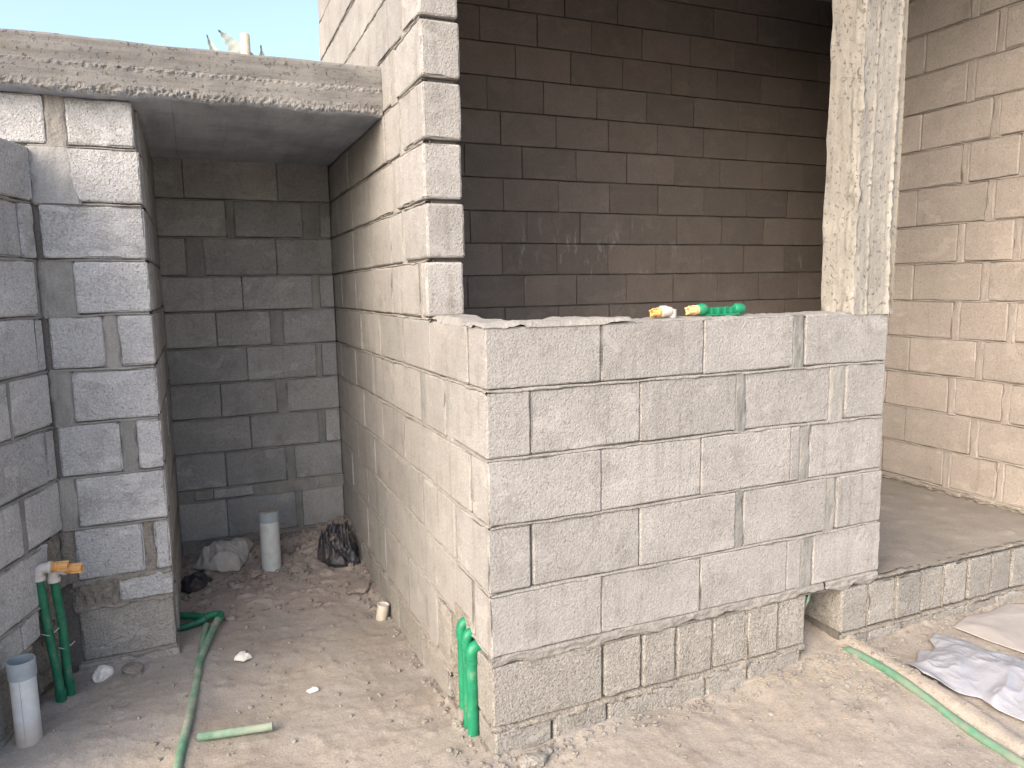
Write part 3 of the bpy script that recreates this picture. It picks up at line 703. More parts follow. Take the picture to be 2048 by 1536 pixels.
d = .006 * fbm(p3 * 6, 4, 8) + hc * st * .015 + .0015 * vnoise(np.stack([UU * 4, UU * 0, zz * 60], -1), 13)
d = d + np.where(WW > .52, 0.0, .006) * 1.0       # the lower form board sat a little further out
d = d - .02 * np.clip(1 - WW / .04, 0, 1) - .015 * np.clip((WW - .96) / .04, 0, 1)
V = np.stack([UU, SY0 - d, zz], -1).reshape(-1, 3); F = grid_faces(n_u, nw)
nt0 = len(V); 
ys = np.linspace(SY0 + .03, SY1, 24)
bot = [np.stack([us, us * 0 + y, botz[0] * (1 if i == 0 else 0) + (SZ0 + .004 * np.abs(vnoise(np.stack([us / .145, us * 0, us * 0], -1), 3))) * (0 if i == 0 else 1)], -1) for i, y in enumerate(ys)]
# planks of the formwork leave small steps in the soffit
step_ = (np.floor((us + 5) / .11) * 7 % 5 - 2) * .0007
for i in range(1, len(bot)): bot[i][:, 2] = SZ0 + step_ + .0015 * vnoise(np.stack([us * 30, us * 0 + ys[i] * 4, us * 0], -1), 3)
B = np.concatenate(bot); V = np.concatenate([V, B])
for i in range(n_u - 1): F.append((nt0 + i, nt0 + i + 1, i + 1, i))
F += grid_faces(n_u, len(ys), nt0, True)
t0_ = len(V); T = np.stack([us, us * 0 + SY1, us * 0 + SZ1], -1); V = np.concatenate([V, T]); tr = (nw - 1) * n_u
for i in range(n_u - 1):
    F.append((tr + i, tr + i + 1, t0_ + i + 1, t0_ + i)); lb = nt0 + (len(ys) - 1) * n_u; F.append((lb + i + 1, lb + i, t0_ + i, t0_ + i + 1))
me = new_mesh('slab_body', V - np.array(slab.location), F, M_SLAB); me.materials.append(M_SOFF)
for p in me.polygons:
    if p.normal.z < -.7: p.material_index = 1
link('slab_body', me, slab)

# ------------------------------------------------------------------ column
colm = thing('concrete_column', 'rough grey concrete column standing on the right end of the low wall', 'column', (1.6, .08, 0))
def column():
    # plan outline, counter-clockwise seen from above, as (x, y, weight of roughness)
    prof = []
    def seg(a, b, n, ridge=None):
        for i in range(n):
            t = i / n; prof.append((a[0] + (b[0] - a[0]) * t, a[1] + (b[1] - a[1]) * t))
    seg((1.500, .158), (1.502, .004), 26); seg((1.502, .004), (1.716, -.004), 40); seg((1.716, -.004), (1.718, .155), 12); seg((1.718, .155), (1.500, .158), 10)
    pr = np.array(prof); n = len(pr); zs = np.linspace(-.012, ROOF - .29, 330)
    c = pr.mean(0); V = []
    for z in zs:
        p = pr.copy(); q = np.column_stack([p[:, 0], p[:, 1], np.full(n, z)])
        out = p - c; ol = np.linalg.norm(out, axis=1, keepdims=True); out = out / ol
        nrm = np.zeros_like(p)
        nrm[:26] = (-1, 0); nrm[26:66] = (0, -1); nrm[66:78] = (1, 0); nrm[78:] = (0, 1)
        a = .003 * fbm(q * np.array([14, 14, 3]), 4, 5) + .0018 * np.clip(fbm(q * 40, 3, 6), -.2, 1)
        # front face: a groove where two boards met and a squeezed-out fin
        fx_ = p[:, 0]; wob = .004 * n3((0, 0, z), 6, 2)
        front = np.zeros(n); front[24:68] = 1
        a += front * .006 * np.exp(-((fx_ - 1.566 - wob) / .0055) ** 2) * (0.6 + .6 * n3((1, 0, z), 45, 3))
        a += front * .009 * np.exp(-((fx_ - 1.671 - wob) / .0060) ** 2) * (0.8 + .4 * n3((2, 0, z), 60, 4))
        a -= front * .010 * np.clip((fx_ - 1.683) / .01, 0, 1)
        a -= front * .006 * np.clip((1.56 - fx_) / .01, 0, 1) * 0
        # grout lumps running down the arris
        ar = np.exp(-((fx_ - 1.503) / .016) ** 2) * np.exp(-((p[:, 1] - .004) / .03) ** 2)
        lump = np.clip(fbm(q * np.array([30, 30, 16]), 3, 41) + .12, 0, 1)
        a += ar * .016 * lump
        left = np.zeros(n); left[:26] = 1
        yb = p[:, 1]; a += left * .008 * np.exp(-((yb - .035 - wob) / .014) ** 2) * (.5 + .5 * n3((3, 0, z), 20, 6))
        # flare of slopped concrete at the foot
        foot = np.exp(-(z + .01) / .035); a += foot * (.006 + .008 * fbm(q * 30, 3, 66))
        # ragged back edge seen as the left silhouette
        back = np.exp(-((p[:, 1] - .158) / .02) ** 2) * left
        a += back * .0045 * n3((5, 0, z), 12, 8)
        pos = p + nrm * a[:, None]
        # lean measured on the column: a little outwards at mid height
        sh = -.003 * math.exp(-((z - .30) / .25) ** 2)
        V.append(np.column_stack([pos[:, 0] + sh, pos[:, 1], np.full(n, z)]))
    V = np.concatenate(V); F = []
    for j in range(len(zs) - 1):
        for i in range(n):
            i2 = (i + 1) % n; F.append((j * n + i, (j) * n + i2, (j + 1) * n + i2, (j + 1) * n + i))
    F.append(tuple(range(n - 1, -1, -1))); F.append(tuple((len(zs) - 1) * n + i for i in range(n)))
    return V, F
V, F = column(); link('column_shaft', new_mesh('column_shaft', V - np.array(colm.location), F, M_COLM), colm)

# ------------------------------------------------------------------ mortar cap on the corner of the low wall
def cap_mesh(xr, yr, h, step=.012, seed=0, fr=9, ztop=0.0):
    xs = np.arange(xr[0], xr[1] + 1e-6, step); ys = np.arange(yr[0], yr[1] + 1e-6, step); X, Y = np.meshgrid(xs, ys)
    p = np.stack([X, Y, X * 0], -1)
    ex = np.minimum(np.minimum(X - xr[0], xr[1] - X), np.minimum(Y - yr[0], yr[1] - Y)) / .016
    e = np.clip(ex + .5 * fbm(p * 25, 2, seed + 4), 0, 1) ** .6
    z = ztop - .008 + e * (h + h * .7 * fbm(p * fr, 3, seed) + .004 * fbm(p * 50, 2, seed + 1))
    return np.stack([X, Y, z], -1).reshape(-1, 3), grid_faces(len(xs), len(ys))
a1 = cap_mesh((-.004, .53), (-.004, .152), .018, seed=3); a2 = cap_mesh((-.004, .15), (.150, .575), .022, seed=9)
V, F = join((a1[0].tolist(), a1[1]), (a2[0].tolist(), a2[1]))
cap = link('mortar_cap', new_mesh('mortar_cap', np.array(V) - Fw.off, F, M_MORT, True), Fw.root)
a3 = cap_mesh((.53, 1.69), (.0, .150), .0075, seed=13, fr=5, ztop=0.0)
link('mortar_skin', new_mesh('mortar_skin', np.array(a3[0]) - Fw.off, a3[1], M_MORT, True), Fw.root)

def stone(c, s_, seed, flat=.6, sub=2):
    import bmesh
    bm = bmesh.new(); bmesh.ops.create_icosphere(bm, subdivisions=sub, radius=1)
    V = np.array([v.co[:] for v in bm.verts]); F = [tuple(v.index for v in f.verts) for f in bm.faces]; bm.free()
    k = 1 + .45 * vnoise(V * 1.3 + seed * 7.7, seed) + .18 * vnoise(V * 3.1 + seed, seed + 2)
    V = V * k[:, None]; V = np.sign(V) * np.abs(V) ** .85
    V = V * np.array([s_[0], s_[1], s_[2] * flat]); a = seed * 1.3; R2 = np.array([[math.cos(a), -math.sin(a), 0], [math.sin(a), math.cos(a), 0], [0, 0, 1]])
    return V @ R2.T + np.array(c), F
# ------------------------------------------------------------------ plumbing
M_GREEN = plain('pipe_green', (0.012, 0.19, 0.095), .45, .2, .10, (.30, .29, .24))
M_GREEND = plain('pipe_green_dark', (0.012, 0.13, 0.07), .5, .25, .12, (.26, .24, .20))
M_GREENP = plain('pipe_green_dusty', (0.09, 0.20, 0.135), .8, .2, .45, (.36, .33, .28))
M_ORANGE = plain('plug_orange', (0.66, 0.36, 0.13), .5, .12, .05)
M_PALEOR = plain('plug_pale_orange', (0.75, 0.47, 0.24), .5, .12, .1)
M_WHITEP = plain('fitting_white', (0.55, 0.51, 0.47), .5, .08, .15)
M_PVC = plain('pvc_grey', (0.46, 0.49, 0.52), .55, .08, .08, (.33, .27, .22), dz=(-1.33, -1.22))
M_PVCB = plain('pvc_grey_back', (0.46, 0.48, 0.48), .55, .08, .1, (.30, .25, .21), dz=(-1.40, -1.36))
M_COLLAR = plain('collar_bluegrey', (0.25, 0.29, 0.32), .55, .1, .15)
M_WIRE = plain('tie_wire', (0.35, 0.36, 0.33), .5, .2, .1)
def part(name, vf, mat, parent, smooth=True):
    V = np.array(vf[0]) - np.array(parent.location)
    o = link(name, new_mesh(name, V, vf[1], mat, smooth), parent)
    if smooth:
        m = o.modifiers.new('edge', 'EDGE_SPLIT'); m.split_angle = math.radians(40)
    return o
def solid(name, vf, mat, label, cat, loc, smooth=True, group=None):
    V = np.array(vf[0]) - np.array(loc); o = link(name, new_mesh(name, V, vf[1], mat, smooth), None, loc)
    if smooth:
        m = o.modifiers.new('edge', 'EDGE_SPLIT'); m.split_angle = math.radians(80)
    return tag(o, label, cat, group)
def plug(base, d, r, L, mat, parent):
    """ribbed thread plug with a slotted square head"""
    b = Vector(base); d = Vector(d).normalized()
    pr = [(0.0001, 0), (r * .80, 0)]; h = 0
    for i in range(3): pr += [(r * .80, h), (r * .95, h + .0015), (r * .95, h + .003), (r * .80, h + .0045)]; h += .0045
    pr += [(r * 1.0, h), (r * 1.0, h + .004), (r * .72, h + .005), (r * .72, L), (r * .5, L), (r * .5, L - .012), (0.0001, L - .012)]
    part('plug', lathe(pr, 20, d, b), mat, parent)
    x = d.orthogonal().normalized(); y = d.cross(x)
    for k in range(4):
        q = k * PI / 2 + .3; c = x * math.cos(q) + y * math.sin(q); t = d.cross(c)
        P = []
        for s_ in (0, 1):
            for a_, b_ in ((-1, 0), (1, 0), (1, 1), (-1, 1)):
                P.append(tuple(b + d * (h + .004 + s_ * (L - h - .002)) + t * a_ * r * .14 + c * (r * .66 + b_ * r * .30)))
        part('plug_rib', (P, [(0, 3, 2, 1), (4, 5, 6, 7), (0, 1, 5, 4), (1, 2, 6, 5), (2, 3, 7, 6), (3, 0, 4, 7)]), mat, parent, False)
# two risers in the broken corner of the boundary wall
for i, (x, y, zt, x2, y2, lab) in enumerate([(-1.383, 1.000, -.905, -1.345, .955, 'dark green water riser with beige elbow and orange plug, nearer the boundary wall'),
                                           (-1.340, 1.020, -.925, -1.322, 1.000, 'dark green water riser with orange plug, nearer the narrow block wall')]):
    t = thing('water_riser', lab, 'pipe', (x, y, -1.42), 'pair of green risers in the left corner')
    part('pipe', tube([(x2 + .004, y2, -1.46), (x2 - .004, y2 + .01, -1.30), (x + .012, y, -1.12), (x, y, zt)], .0155), M_GREEND, t)
    part('pipe_sleeve', tube([(x2 + .002, y2, -1.455), (x2, y2 + .003, -1.34)], .0175, wob=.15), M_GREEND, t)
    d = Vector((1, -.12 - .1 * i, -.02)).normalized()
    el = arc((x, y, zt - .05), (x, y, zt + .028), tuple(Vector((x, y, zt + .028)) + d * .06), .026)
    e1 = Vector((x, y, zt + .028)) + d * .040
    part('elbow', join(tube([(x, y, zt - .012)] + el + [tuple(e1)], .0185), lathe([(.0001, 0), (.0215, 0), (.0215, .018), (.0001, .018)], 18, (0, 0, 1), (x, y, zt - .018))), M_WHITEP, t)
    part('socket_rim', lathe([(.0001, 0), (.0225, 0), (.0225, .012), (.0001, .012)], 20, d, e1 - d * .006), M_WHITEP, t)
    plug(e1 + d * .006, d, .019, .052, M_ORANGE, t)
    for zz_ in ((-1.13,) if i == 0 else (-1.20,)):
        q = 20; ring = [(x + .008 + .019 * math.cos(2 * PI * k / q), y + .019 * math.sin(2 * PI * k / q), zz_ + .004 * math.sin(4 * PI * k / q)) for k in range(q + 1)]
        part('tie_wire', tube(ring + [(x + .035, y - .022, zz_ + .008), (x + .050, y - .016, zz_ + .020)], .0022, 6), M_WIRE, t)
# three bright pipes in the chase at the foot of the side wall
chx = -.012
for i, (y, zt, yb, r, lab) in enumerate([(.246, -1.040, .240, .0180, 'bright green pipe furthest back of the three in the wall chase, elbow highest'),
                                      (.200, -1.060, .197, .0170, 'bright green pipe in the middle of the three beside the wall corner, mostly hidden'),
                                      (.153, -1.090, .150, .0195, 'bright green pipe nearest the wall corner, thickest and in front of the other two')]):
    t = thing('green_pipe', lab, 'pipe', (chx, y, -1.43), 'three green pipes in the chase of the side wall')
    part('pipe', tube([(chx - .002, yb, -1.45), (chx - .001, yb, -1.30), (chx, y, -1.14), (chx, y, zt - .03)], r), M_GREEN, t)
    el = arc((chx, y, zt - .06), (chx, y, zt), (chx + .08, y, zt), .024, 8)
    part('elbow', join(tube([(chx, y, zt - .045)] + el + [(chx + .06, y, zt)], r * 1.15, 16), lathe([(.0001, 0), (r * 1.24, 0), (r * 1.24, .014), (.0001, .014)], 18, (0, 0, 1), (chx, y, zt - .052))), M_GREEN, t)
Sw.core(.150, .412, -1.5, -1.075, rec=.045, name='chase_backing')
Sw.head(5, .255, .412, mat=M_RUB, rec=.006, amp=.012, dz=(-.002, -.01), rag=.012); Sw.head(6, .262, .412, mat=M_RUB, rec=.004, amp=.012, rag=.012)
Sw.head(4, .178, .36, mat=M_RUB, rec=-.0045, amp=.004, dz=(-.155, .0), rag=.03, bulge=.0)
mound = stone((-.004, .245, -1.405), (.034, .060, .045), 21, 1.0, 4)
solid('mortar_heap', mound, M_RUB, 'heap of rough mortar packed round the foot of the green pipes in the chase', 'mortar lump', (-.012, .235, -1.43), False)
def pvc(x, y, r, z0, z1, mat, lab, capped):
    t = thing('drain_pipe', lab, 'pipe', (x, y, z0))
    zc = z1 - .055
    part('pipe', lathe([(r * .93, z0 - .15), (r, z0 - .15), (r, zc + .01), (r * .93, zc + .01)] + ([] if capped else [(r * .93, z0 - .12)]), 36, (0, 0, 1), (x, y, 0)), mat, t)
    if capped:
        part('cap', lathe([(r * .99, zc), (r * 1.06, zc), (r * 1.06, z1 - .006), (r * 1.02, z1), (.0001, z1 + .001)], 36, (0, 0, 1), (x, y, 0)), M_COLLAR, t)
        part('dust_cover', lathe([(r * .98, z1 + .0005), (r * .9, z1 + .006), (r * .5, z1 + .005), (.0001, z1 + .008)], 20, (0, 0, 1), (x, y, 0)), M_RUB, t)
    else:
        part('collar', lathe([(r * 1.01, zc - .004), (r * 1.09, zc - .004), (r * 1.09, z1 - .004), (r * 1.06, z1), (r * .97, z1), (r * .95, z1 - .06), (r * .94, zc)], 36, (0, 0, 1), (x, y, 0)), M_COLLAR, t)
    return t
tp = pvc(-1.401, .70, .0385, -1.42, -1.082, M_PVC, 'open grey plastic drain pipe with blue-grey collar standing against the left boundary wall', False)
seam = tube([(-1.404, .6618, -1.44), (-1.404, .6618, -1.145)], .0012, 5); part('seam', seam, M_COLLAR, tp)
pvc(-.492, 2.06, .052, -1.42, -1.082, M_PVCB, 'capped grey plastic drain pipe standing upright in the earth of the alcove', True)
# supply pipes lying on the ground towards the alcove
gp = thing('ground_pipe', 'dusty green water pipe lying in the ground from the alcove towards the camera', 'pipe', (-.86, 1.2, -1.42))
def onground(pts, r, lift):
    out = []
    for (a, b) in zip(pts[:-1], pts[1:]):
        for t in np.linspace(0, 1, 8, endpoint=False):
            x = a[0] + (b[0] - a[0]) * t; y = a[1] + (b[1] - a[1]) * t; l = a[2] + (b[2] - a[2]) * t
            out.append((x, y, float(ground_z(x, y, False)[0]) + l))
    x, y, l = pts[-1]; out.append((x, y, float(ground_z(x, y, False)[0]) + l)); return out
part('pipe', tube(onground([(-.782, 1.445, .034), (-.812, 1.30, .030), (-.872, 1.05, .014), (-.882, .93, .004), (-.895, .80, .002), (-.915, .62, .010), (-.935, .48, .012), (-.965, .25, .010), (-.98, .0, .006)], .014, 0), .0150), M_GREENP, gp)
part('elbow', tube(onground([(-.845, 1.452, .036), (-.800, 1.468, .038), (-.776, 1.455, .038), (-.786, 1.405, .034)], .018, 0), .0185), M_GREEND, gp)
gp2 = thing('short_pipe', 'short dark green pipe running from the elbow back under the narrow block wall', 'pipe', (-.9, 1.50, -1.4))
part('pipe', tube(onground([(-.985, 1.545, .034), (-.90, 1.505, .034), (-.84, 1.458, .036)], .015, 0), .0165, wob=.05), M_GREEND, gp2)
part('pipe_tail', tube(onground([(-.985, 1.445, .012), (-.93, 1.43, .016), (-.88, 1.442, .022), (-.84, 1.452, .030)], .015, 0), .0155, wob=.08), M_GREEND, gp2)
g3 = solid('buried_pipe', tube(onground([(-.838, 1.39, .020), (-.850, 1.28, .012), (-.866, 1.16, -.004)], .014, 0), .0145), M_GREENP, 'short stretch of green pipe half buried beside the long dusty pipe', 'pipe', (-.85, 1.28, -1.41))
x0_, y0_, x1_, y1_ = -.883, .535, -.640, .492
zc_ = max(gz(x0_, y0_), gz(x1_, y1_), gz((x0_ + x1_) / 2, (y0_ + y1_) / 2)) + .0115
vv, ff = tube([(x0_, y0_, zc_), (x1_, y1_, zc_ + .001)], .0145, 18, cap=False); v2, f2 = tube([(x1_, y1_, zc_ + .001), (x0_, y0_, zc_)], .0110, 18, cap=False)
solid('pipe_offcut', join((vv, ff), (v2, f2), tube([(x0_ + .01, y0_ - .0018, zc_), (x0_ + .012, y0_ - .002, zc_)], .0112, 18)), M_GREENP, 'pale dusty green pipe offcut lying loose on the ground', 'pipe', ((x0_ + x1_) / 2, (y0_ + y1_) / 2, zc_))
# pipe emerging from the mortar haunch at the right
pts = []
for t in np.linspace(0, 1, 40):
    y = -.02 - t * 1.3; x = 1.502 + .006 * math.sin(t * 9); pts.append((x, y, float(ground_z(x, y, False)[0]) + .004 + .003 * math.sin(t * 17)))
pts[0] = (pts[0][0], pts[0][1], pts[0][2] - .02)
M_GREENL = plain('pipe_green_mortared', (0.05, 0.17, 0.10), .75, .2, .55, (.24, .22, .19), scale=22)
solid('embedded_pipe', tube(pts, .0165, 14, wob=.08), M_GREENL, 'light green pipe half embedded in mortar on the ground beside the white bag', 'pipe', (1.5, -.5, -1.37))
hol = solid('pipe_stub', tube([(1.343, .030, -1.16), (1.341, .012, -1.125), (1.350, .014, -1.100), (1.385, .030, -1.094)], .0055, 10), M_GREENL, 'thin green pipe end just showing inside the hole under the low wall', 'pipe', (1.345, .01, -1.2))
# fittings lying on the wall top
def tf(p): return tuple(p)
zt0 = .0055
fa = thing('pipe_fitting', 'white elbow fitting with an orange plug lying on top of the low wall', 'fitting', (.70, .07, zt0))
el = arc((.668, .07, zt0 + .016), (.718, .07, zt0 + .016), (.738, .125, zt0 + .016), .020)
part('elbow', join(tube([(.676, .07, zt0 + .016)] + el + [(.738, .115, zt0 + .016)], .0175, 16), lathe([(.0001, 0), (.0200, 0), (.0200, .018), (.0001, .018)], 18, (1, 0, 0), (.680, .07, zt0 + .018))), M_WHITEP, fa)
part('reducer', lathe([(.0001, 0), (.0175, 0), (.0175, .028), (.0001, .028)], 18, (0, 0, 1), (.728, .078, zt0 - .004)), M_WHITEP, fa)
plug((.682, .07, zt0 + .016), (-1, 0, -.02), .0165, .040, M_ORANGE, fa)
fb = thing('tap_bracket', 'bright green double tap connector with one orange plug lying on top of the low wall', 'fitting', (.91, .07, zt0))
# two rounded sockets joined by a ribbed bar
part('socket', lathe([(.0001, 0), (.016, 0), (.0205, .008), (.0225, .018), (.0205, .030), (.016, .038), (.0001, .038)], 22, (1, 0, 0), (.828, .066, zt0 + .0205)), M_GREEN, fb)
part('socket', lathe([(.0001, 0), (.014, 0), (.0200, .008), (.0200, .030), (.0165, .042), (.010, .047), (.0001, .048)], 22, (1, 0, 0), (.988, .066, zt0 + .0185)), M_GREEN, fb)
def bx(x0, x1, y0, y1, z0, z1):
    P = [(x0, y0, z0), (x1, y0, z0), (x1, y1, z0), (x0, y1, z0), (x0, y0, z1), (x1, y0, z1), (x1, y1, z1), (x0, y1, z1)]
    return P, [(0, 3, 2, 1), (4, 5, 6, 7), (0, 1, 5, 4), (1, 2, 6, 5), (2, 3, 7, 6), (3, 0, 4, 7)]
part('bar', join(bx(.856, 1.0, .056, .078, zt0 + .006, zt0 + .026)), M_GREEN, fb, False)
part('flange', bx(.856, 1.0, .044, .090, zt0 - .001, zt0 + .005), M_GREEN, fb, False)
for xx in (.876, .906, .934, .962): part('bracket_rib', bx(xx, xx + .004, .045, .089, zt0 + .004, zt0 + .027), M_GREEN, fb, False)
plug((.830, .066, zt0 + .0195), (-1, 0, -.02), .0175, .042, M_PALEOR, fb)

# ------------------------------------------------------------------ bags, sheets, rags
def crumple(outline, h, seed, zbase, amp=.02, freq=9, rings=26, nper=120, dome=.6, ctr=None):
    o = np.array(outline, float); n = len(o); c = o.mean(0) if ctr is None else np.array(ctr)
    seg = np.linalg.norm(np.roll(o, -1, 0) - o, axis=1); cum = np.concatenate([[0], np.cumsum(seg)]); T = np.linspace(0, cum[-1], nper, endpoint=False)
    ring = []
    for t in T:
        k = min(np.searchsorted(cum, t, 'right') - 1, n - 1); f = (t - cum[k]) / seg[k]; ring.append(o[k] * (1 - f) + o[(k + 1) % n] * f)
    ring = np.array(ring)
    V = [(c[0], c[1], 0)]; 
    for j in range(1, rings + 1):
        s_ = (j / rings) ** .8; w = .10 * s_ * (1 - s_)
        for i in range(nper): V.append((*(c + (ring[i] - c) * s_), s_))
    V = np.array(V); s_ = V[:, 2].copy(); s_[0] = 0
    p = np.stack([V[:, 0], V[:, 1], V[:, 0] * 0 + seed], -1)
    wx = .03 * vnoise(p * 7, seed) ; q = p + np.stack([wx, wx * .7, wx * 0], -1)
    r1 = 1 - np.abs(vnoise(q * freq, seed + 1)); r2 = 1 - np.abs(vnoise(q * freq * 2.3, seed + 2)); r3 = 1 - np.abs(vnoise(q * freq * 5, seed + 5))
    hh = amp * (r1 ** 3 * .9 + r2 ** 3 * .45 + r3 ** 2 * .16); env = np.clip((1 - s_) * 5, 0, 1) ** .7
    z = h * (1 - s_ ** 2.2) * dome + hh * (.18 + .82 * env)
    zg = zbase(V[:, 0], V[:, 1])
    V2 = np.stack([V[:, 0], V[:, 1], zg + .004 + z], -1); F = []
    for i in range(nper): F.append((0, 1 + i, 1 + (i + 1) % nper))
    for j in range(rings - 1):
        for i in range(nper):
            i2 = (i + 1) % nper; F.append((1 + j * nper + i, 1 + (j + 1) * nper + i, 1 + (j + 1) * nper + i2, 1 + j * nper + i2))
    return V2, F
def crum_obj(name, vf, mat, label, cat, group=None, thick=.0015):
    c = vf[0].mean(0); c[2] = vf[0][:, 2].min(); o = solid(name, vf, mat, label, cat, tuple(c), True, group)
    o.modifiers.clear(); m = o.modifiers.new('film', 'SOLIDIFY'); m.thickness = thick; m.offset = 1
    return o
mb, nt_, b_ = mat_new('bag_film'); b_.inputs['Base Color'].default_value = (.27, .275, .305, 1); b_.inputs['Roughness'].default_value = .32
b_.inputs['Specular IOR Level'].default_value = .5; b_.inputs['Transmission Weight'].default_value = .0
nb_ = NB(nt_); nb_.l.new(nb_.bump(nb_.noise(55, 4, .6, dist=1.5), .003, .6), b_.inputs['Normal'])
M_BAG = mb
M_PAPER = plain('cement_paper', (.31, .285, .27), .9, .08, .2, scale=12)
M_RAGG = plain('rag_grey', (.40, .38, .35), .9, .15, .3, scale=20)
M_RAGD = plain('rag_black', (.028, .028, .034), .45, .4, .16, (.22, .17, .14), scale=16)
M_WHITE = plain('scrap_white', (.62, .60, .56), .8, .1, .15, scale=25)
zg_ = lambda x, y: ground_z(x, y, False) + .010
out = [(1.924, -.10), (1.955, -.13), (1.99, -.20), (1.985, -.26), (2.05, -.36), (2.12, -.50), (2.15, -.66), (2.02, -.80), (1.86, -.83), (1.76, -.72), (1.70, -.615), (1.668, -.52), (1.675, -.47), (1.640, -.44), (1.585, -.365), (1.568, -.325), (1.585, -.28), (1.605, -.225), (1.63, -.212), (1.66, -.222), (1.70, -.20), (1.755, -.160), (1.80, -.185), (1.83, -.178), (1.87, -.12)]
crum_obj('plastic_bag', crumple(out, .030, 5, zg_, .020, 7, 44, 260, .7, ctr=(1.86, -.45)), M_BAG, 'crumpled white plastic bag lying flat on the ground at the right', 'bag')
out = [(2.05, -.09), (2.20, -.045), (2.34, -.055), (2.48, -.03), (2.62, -.08), (2.75, -.30), (2.70, -.75), (2.30, -.60), (2.12, -.40), (2.07, -.22)]
crum_obj('paper_sheet', crumple(out, .006, 15, zg_, .008, 4, 30, 160, .5), M_PAPER, 'flat dusty pinkish-grey sheet of paper sacking behind the white bag', 'sheet')
za_ = lambda x, y: ground_z(x, y, False) + .005
out = [(-.86, 2.17), (-.76, 2.10), (-.66, 2.09), (-.63, 2.16), (-.56, 2.34), (-.575, 2.38), (-.64, 2.30), (-.70, 2.34), (-.80, 2.37), (-.84, 2.28), (-.90, 2.22)]
crum_obj('cement_sack', crumple(out, .075, 25, za_, .045, 11, 24, 110, .9), M_RAGG, 'crumpled grey cement sack on the earth at the alcove back wall', 'sack')
out = [(-.245, 2.04), (-.20, 1.93), (-.12, 1.90), (-.03, 1.93), (-.015, 2.05), (-.03, 2.22), (-.09, 2.25), (-.17, 2.20), (-.23, 2.14)]
crum_obj('plastic_rag', crumple(out, .080, 35, za_, .065, 22, 34, 150, .8), M_RAGD, 'crumpled dark plastic bag in the back right corner of the alcove', 'bag')
out = [(-.97, 1.92), (-.90, 1.84), (-.84, 1.90), (-.79, 2.02), (-.84, 2.06), (-.90, 2.00), (-.97, 1.98)]
crum_obj('torn_rag', crumple(out, .028, 45, za_, .030, 14, 16, 80, 1.0), M_RAGD, 'torn strip of dark plastic beside the left side of the alcove', 'rag')
for (x, y, s_, sd, lab) in [(-.703, 1.055, .036, 3, 'small crumpled white paper scrap in the middle of the dirt floor'), (-.473, .705, .020, 6, 'tiny torn white scrap near the foot of the side wall')]:
    out = [(x + s_ * (1 + .35 * n3((k, sd, 0), 1.7)) * math.cos(k * PI / 6) * 1.1, y + s_ * .8 * (1 + .45 * n3((k, 3, sd), 1.7)) * math.sin(k * PI / 6)) for k in range(12)]
    crum_obj('paper_scrap', crumple(out, s_ * .5, sd, za_, s_ * .35, 30, 10, 48, .8), M_WHITE, lab, 'paper scrap', thick=.001)

# ------------------------------------------------------------------ tin can, stones
M_CAN = plain('can_beige', (.50, .46, .38), .6, .12, .3, scale=40)
cx_, cy_ = -.062, 1.30; cz_ = gz(cx_, cy_)
can = thing('beige_can', 'small beige tin standing on the dirt against the side wall', 'can', (cx_, cy_, cz_))
ax = Vector((.15, -.05, 1)).normalized()
part('body', lathe([(.0001, 0), (.026, 0), (.0275, .003), (.0275, .072), (.0255, .075)], 24, ax, (cx_, cy_, cz_ - .004)), M_CAN, can)
part('rim', lathe([(.0255, .074), (.0285, .075), (.0285, .079), (.0250, .079), (.0245, .070), (.0001, .070)], 24, ax, (cx_, cy_, cz_ - .004)), M_WHITEP, can)
M_STONE = mortar_material('rubble_stone', (.42, .39, .35), (.27, .24, .21), 1.4)
M_CLOD = mortar_material('earth_clod', (.45, .385, .34), (.35, .30, .26), 1.4)
st_ = [(-1.225, 1.125, (.038, .028, .030), M_WHITE, 'small whitish stone at the foot of the narrow block wall', 'stone'),
       (-1.12, 1.105, (.055, .040, .022), M_STONE, 'flat grey chip of mortar beside the whitish stone below the narrow block wall', 'stone'),
       (.095, -.085, (.045, .035, .028), M_STONE, 'lump of pale mortar on the ground at the front corner of the low wall', 'mortar lump'),
       (.165, -.055, (.026, .020, .018), M_STONE, 'smaller mortar lump just right of the pale lump by the low wall corner', 'mortar lump'),
       (-.045, -.045, (.016, .014, .010), M_STONE, 'small loose stone on the ground left of the low wall corner', 'stone'),
       (-.10, 1.62, (.080, .055, .020), M_CLOD, 'flat brown slab of earth leaning against the foot of the side wall', 'clod'),
       (-.36, 1.98, (.045, .038, .035), M_CLOD, 'round brown clod just right of the capped pipe', 'clod'),
       (-.60, 1.99, (.040, .035, .030), M_CLOD, 'round brown clod just left of the capped pipe', 'clod'),
       (-.735, 1.475, (.030, .025, .020), M_CLOD, 'reddish stone touching the elbow of the dusty ground pipe', 'stone'),
       (-.335, 1.50, (.024, .020, .016), M_CLOD, 'small brown clod in the open middle of the alcove floor', 'clod')]
for i, (x, y, s3, mt, lab, cat) in enumerate(st_):
    g = gz(x, y); solid(lab.split(' ')[-1] if False else cat.replace(' ', '_'), stone((x, y, g + s3[2] * .25), s3, i + 3, .9, 3), mt, lab, cat, (x, y, g), False)
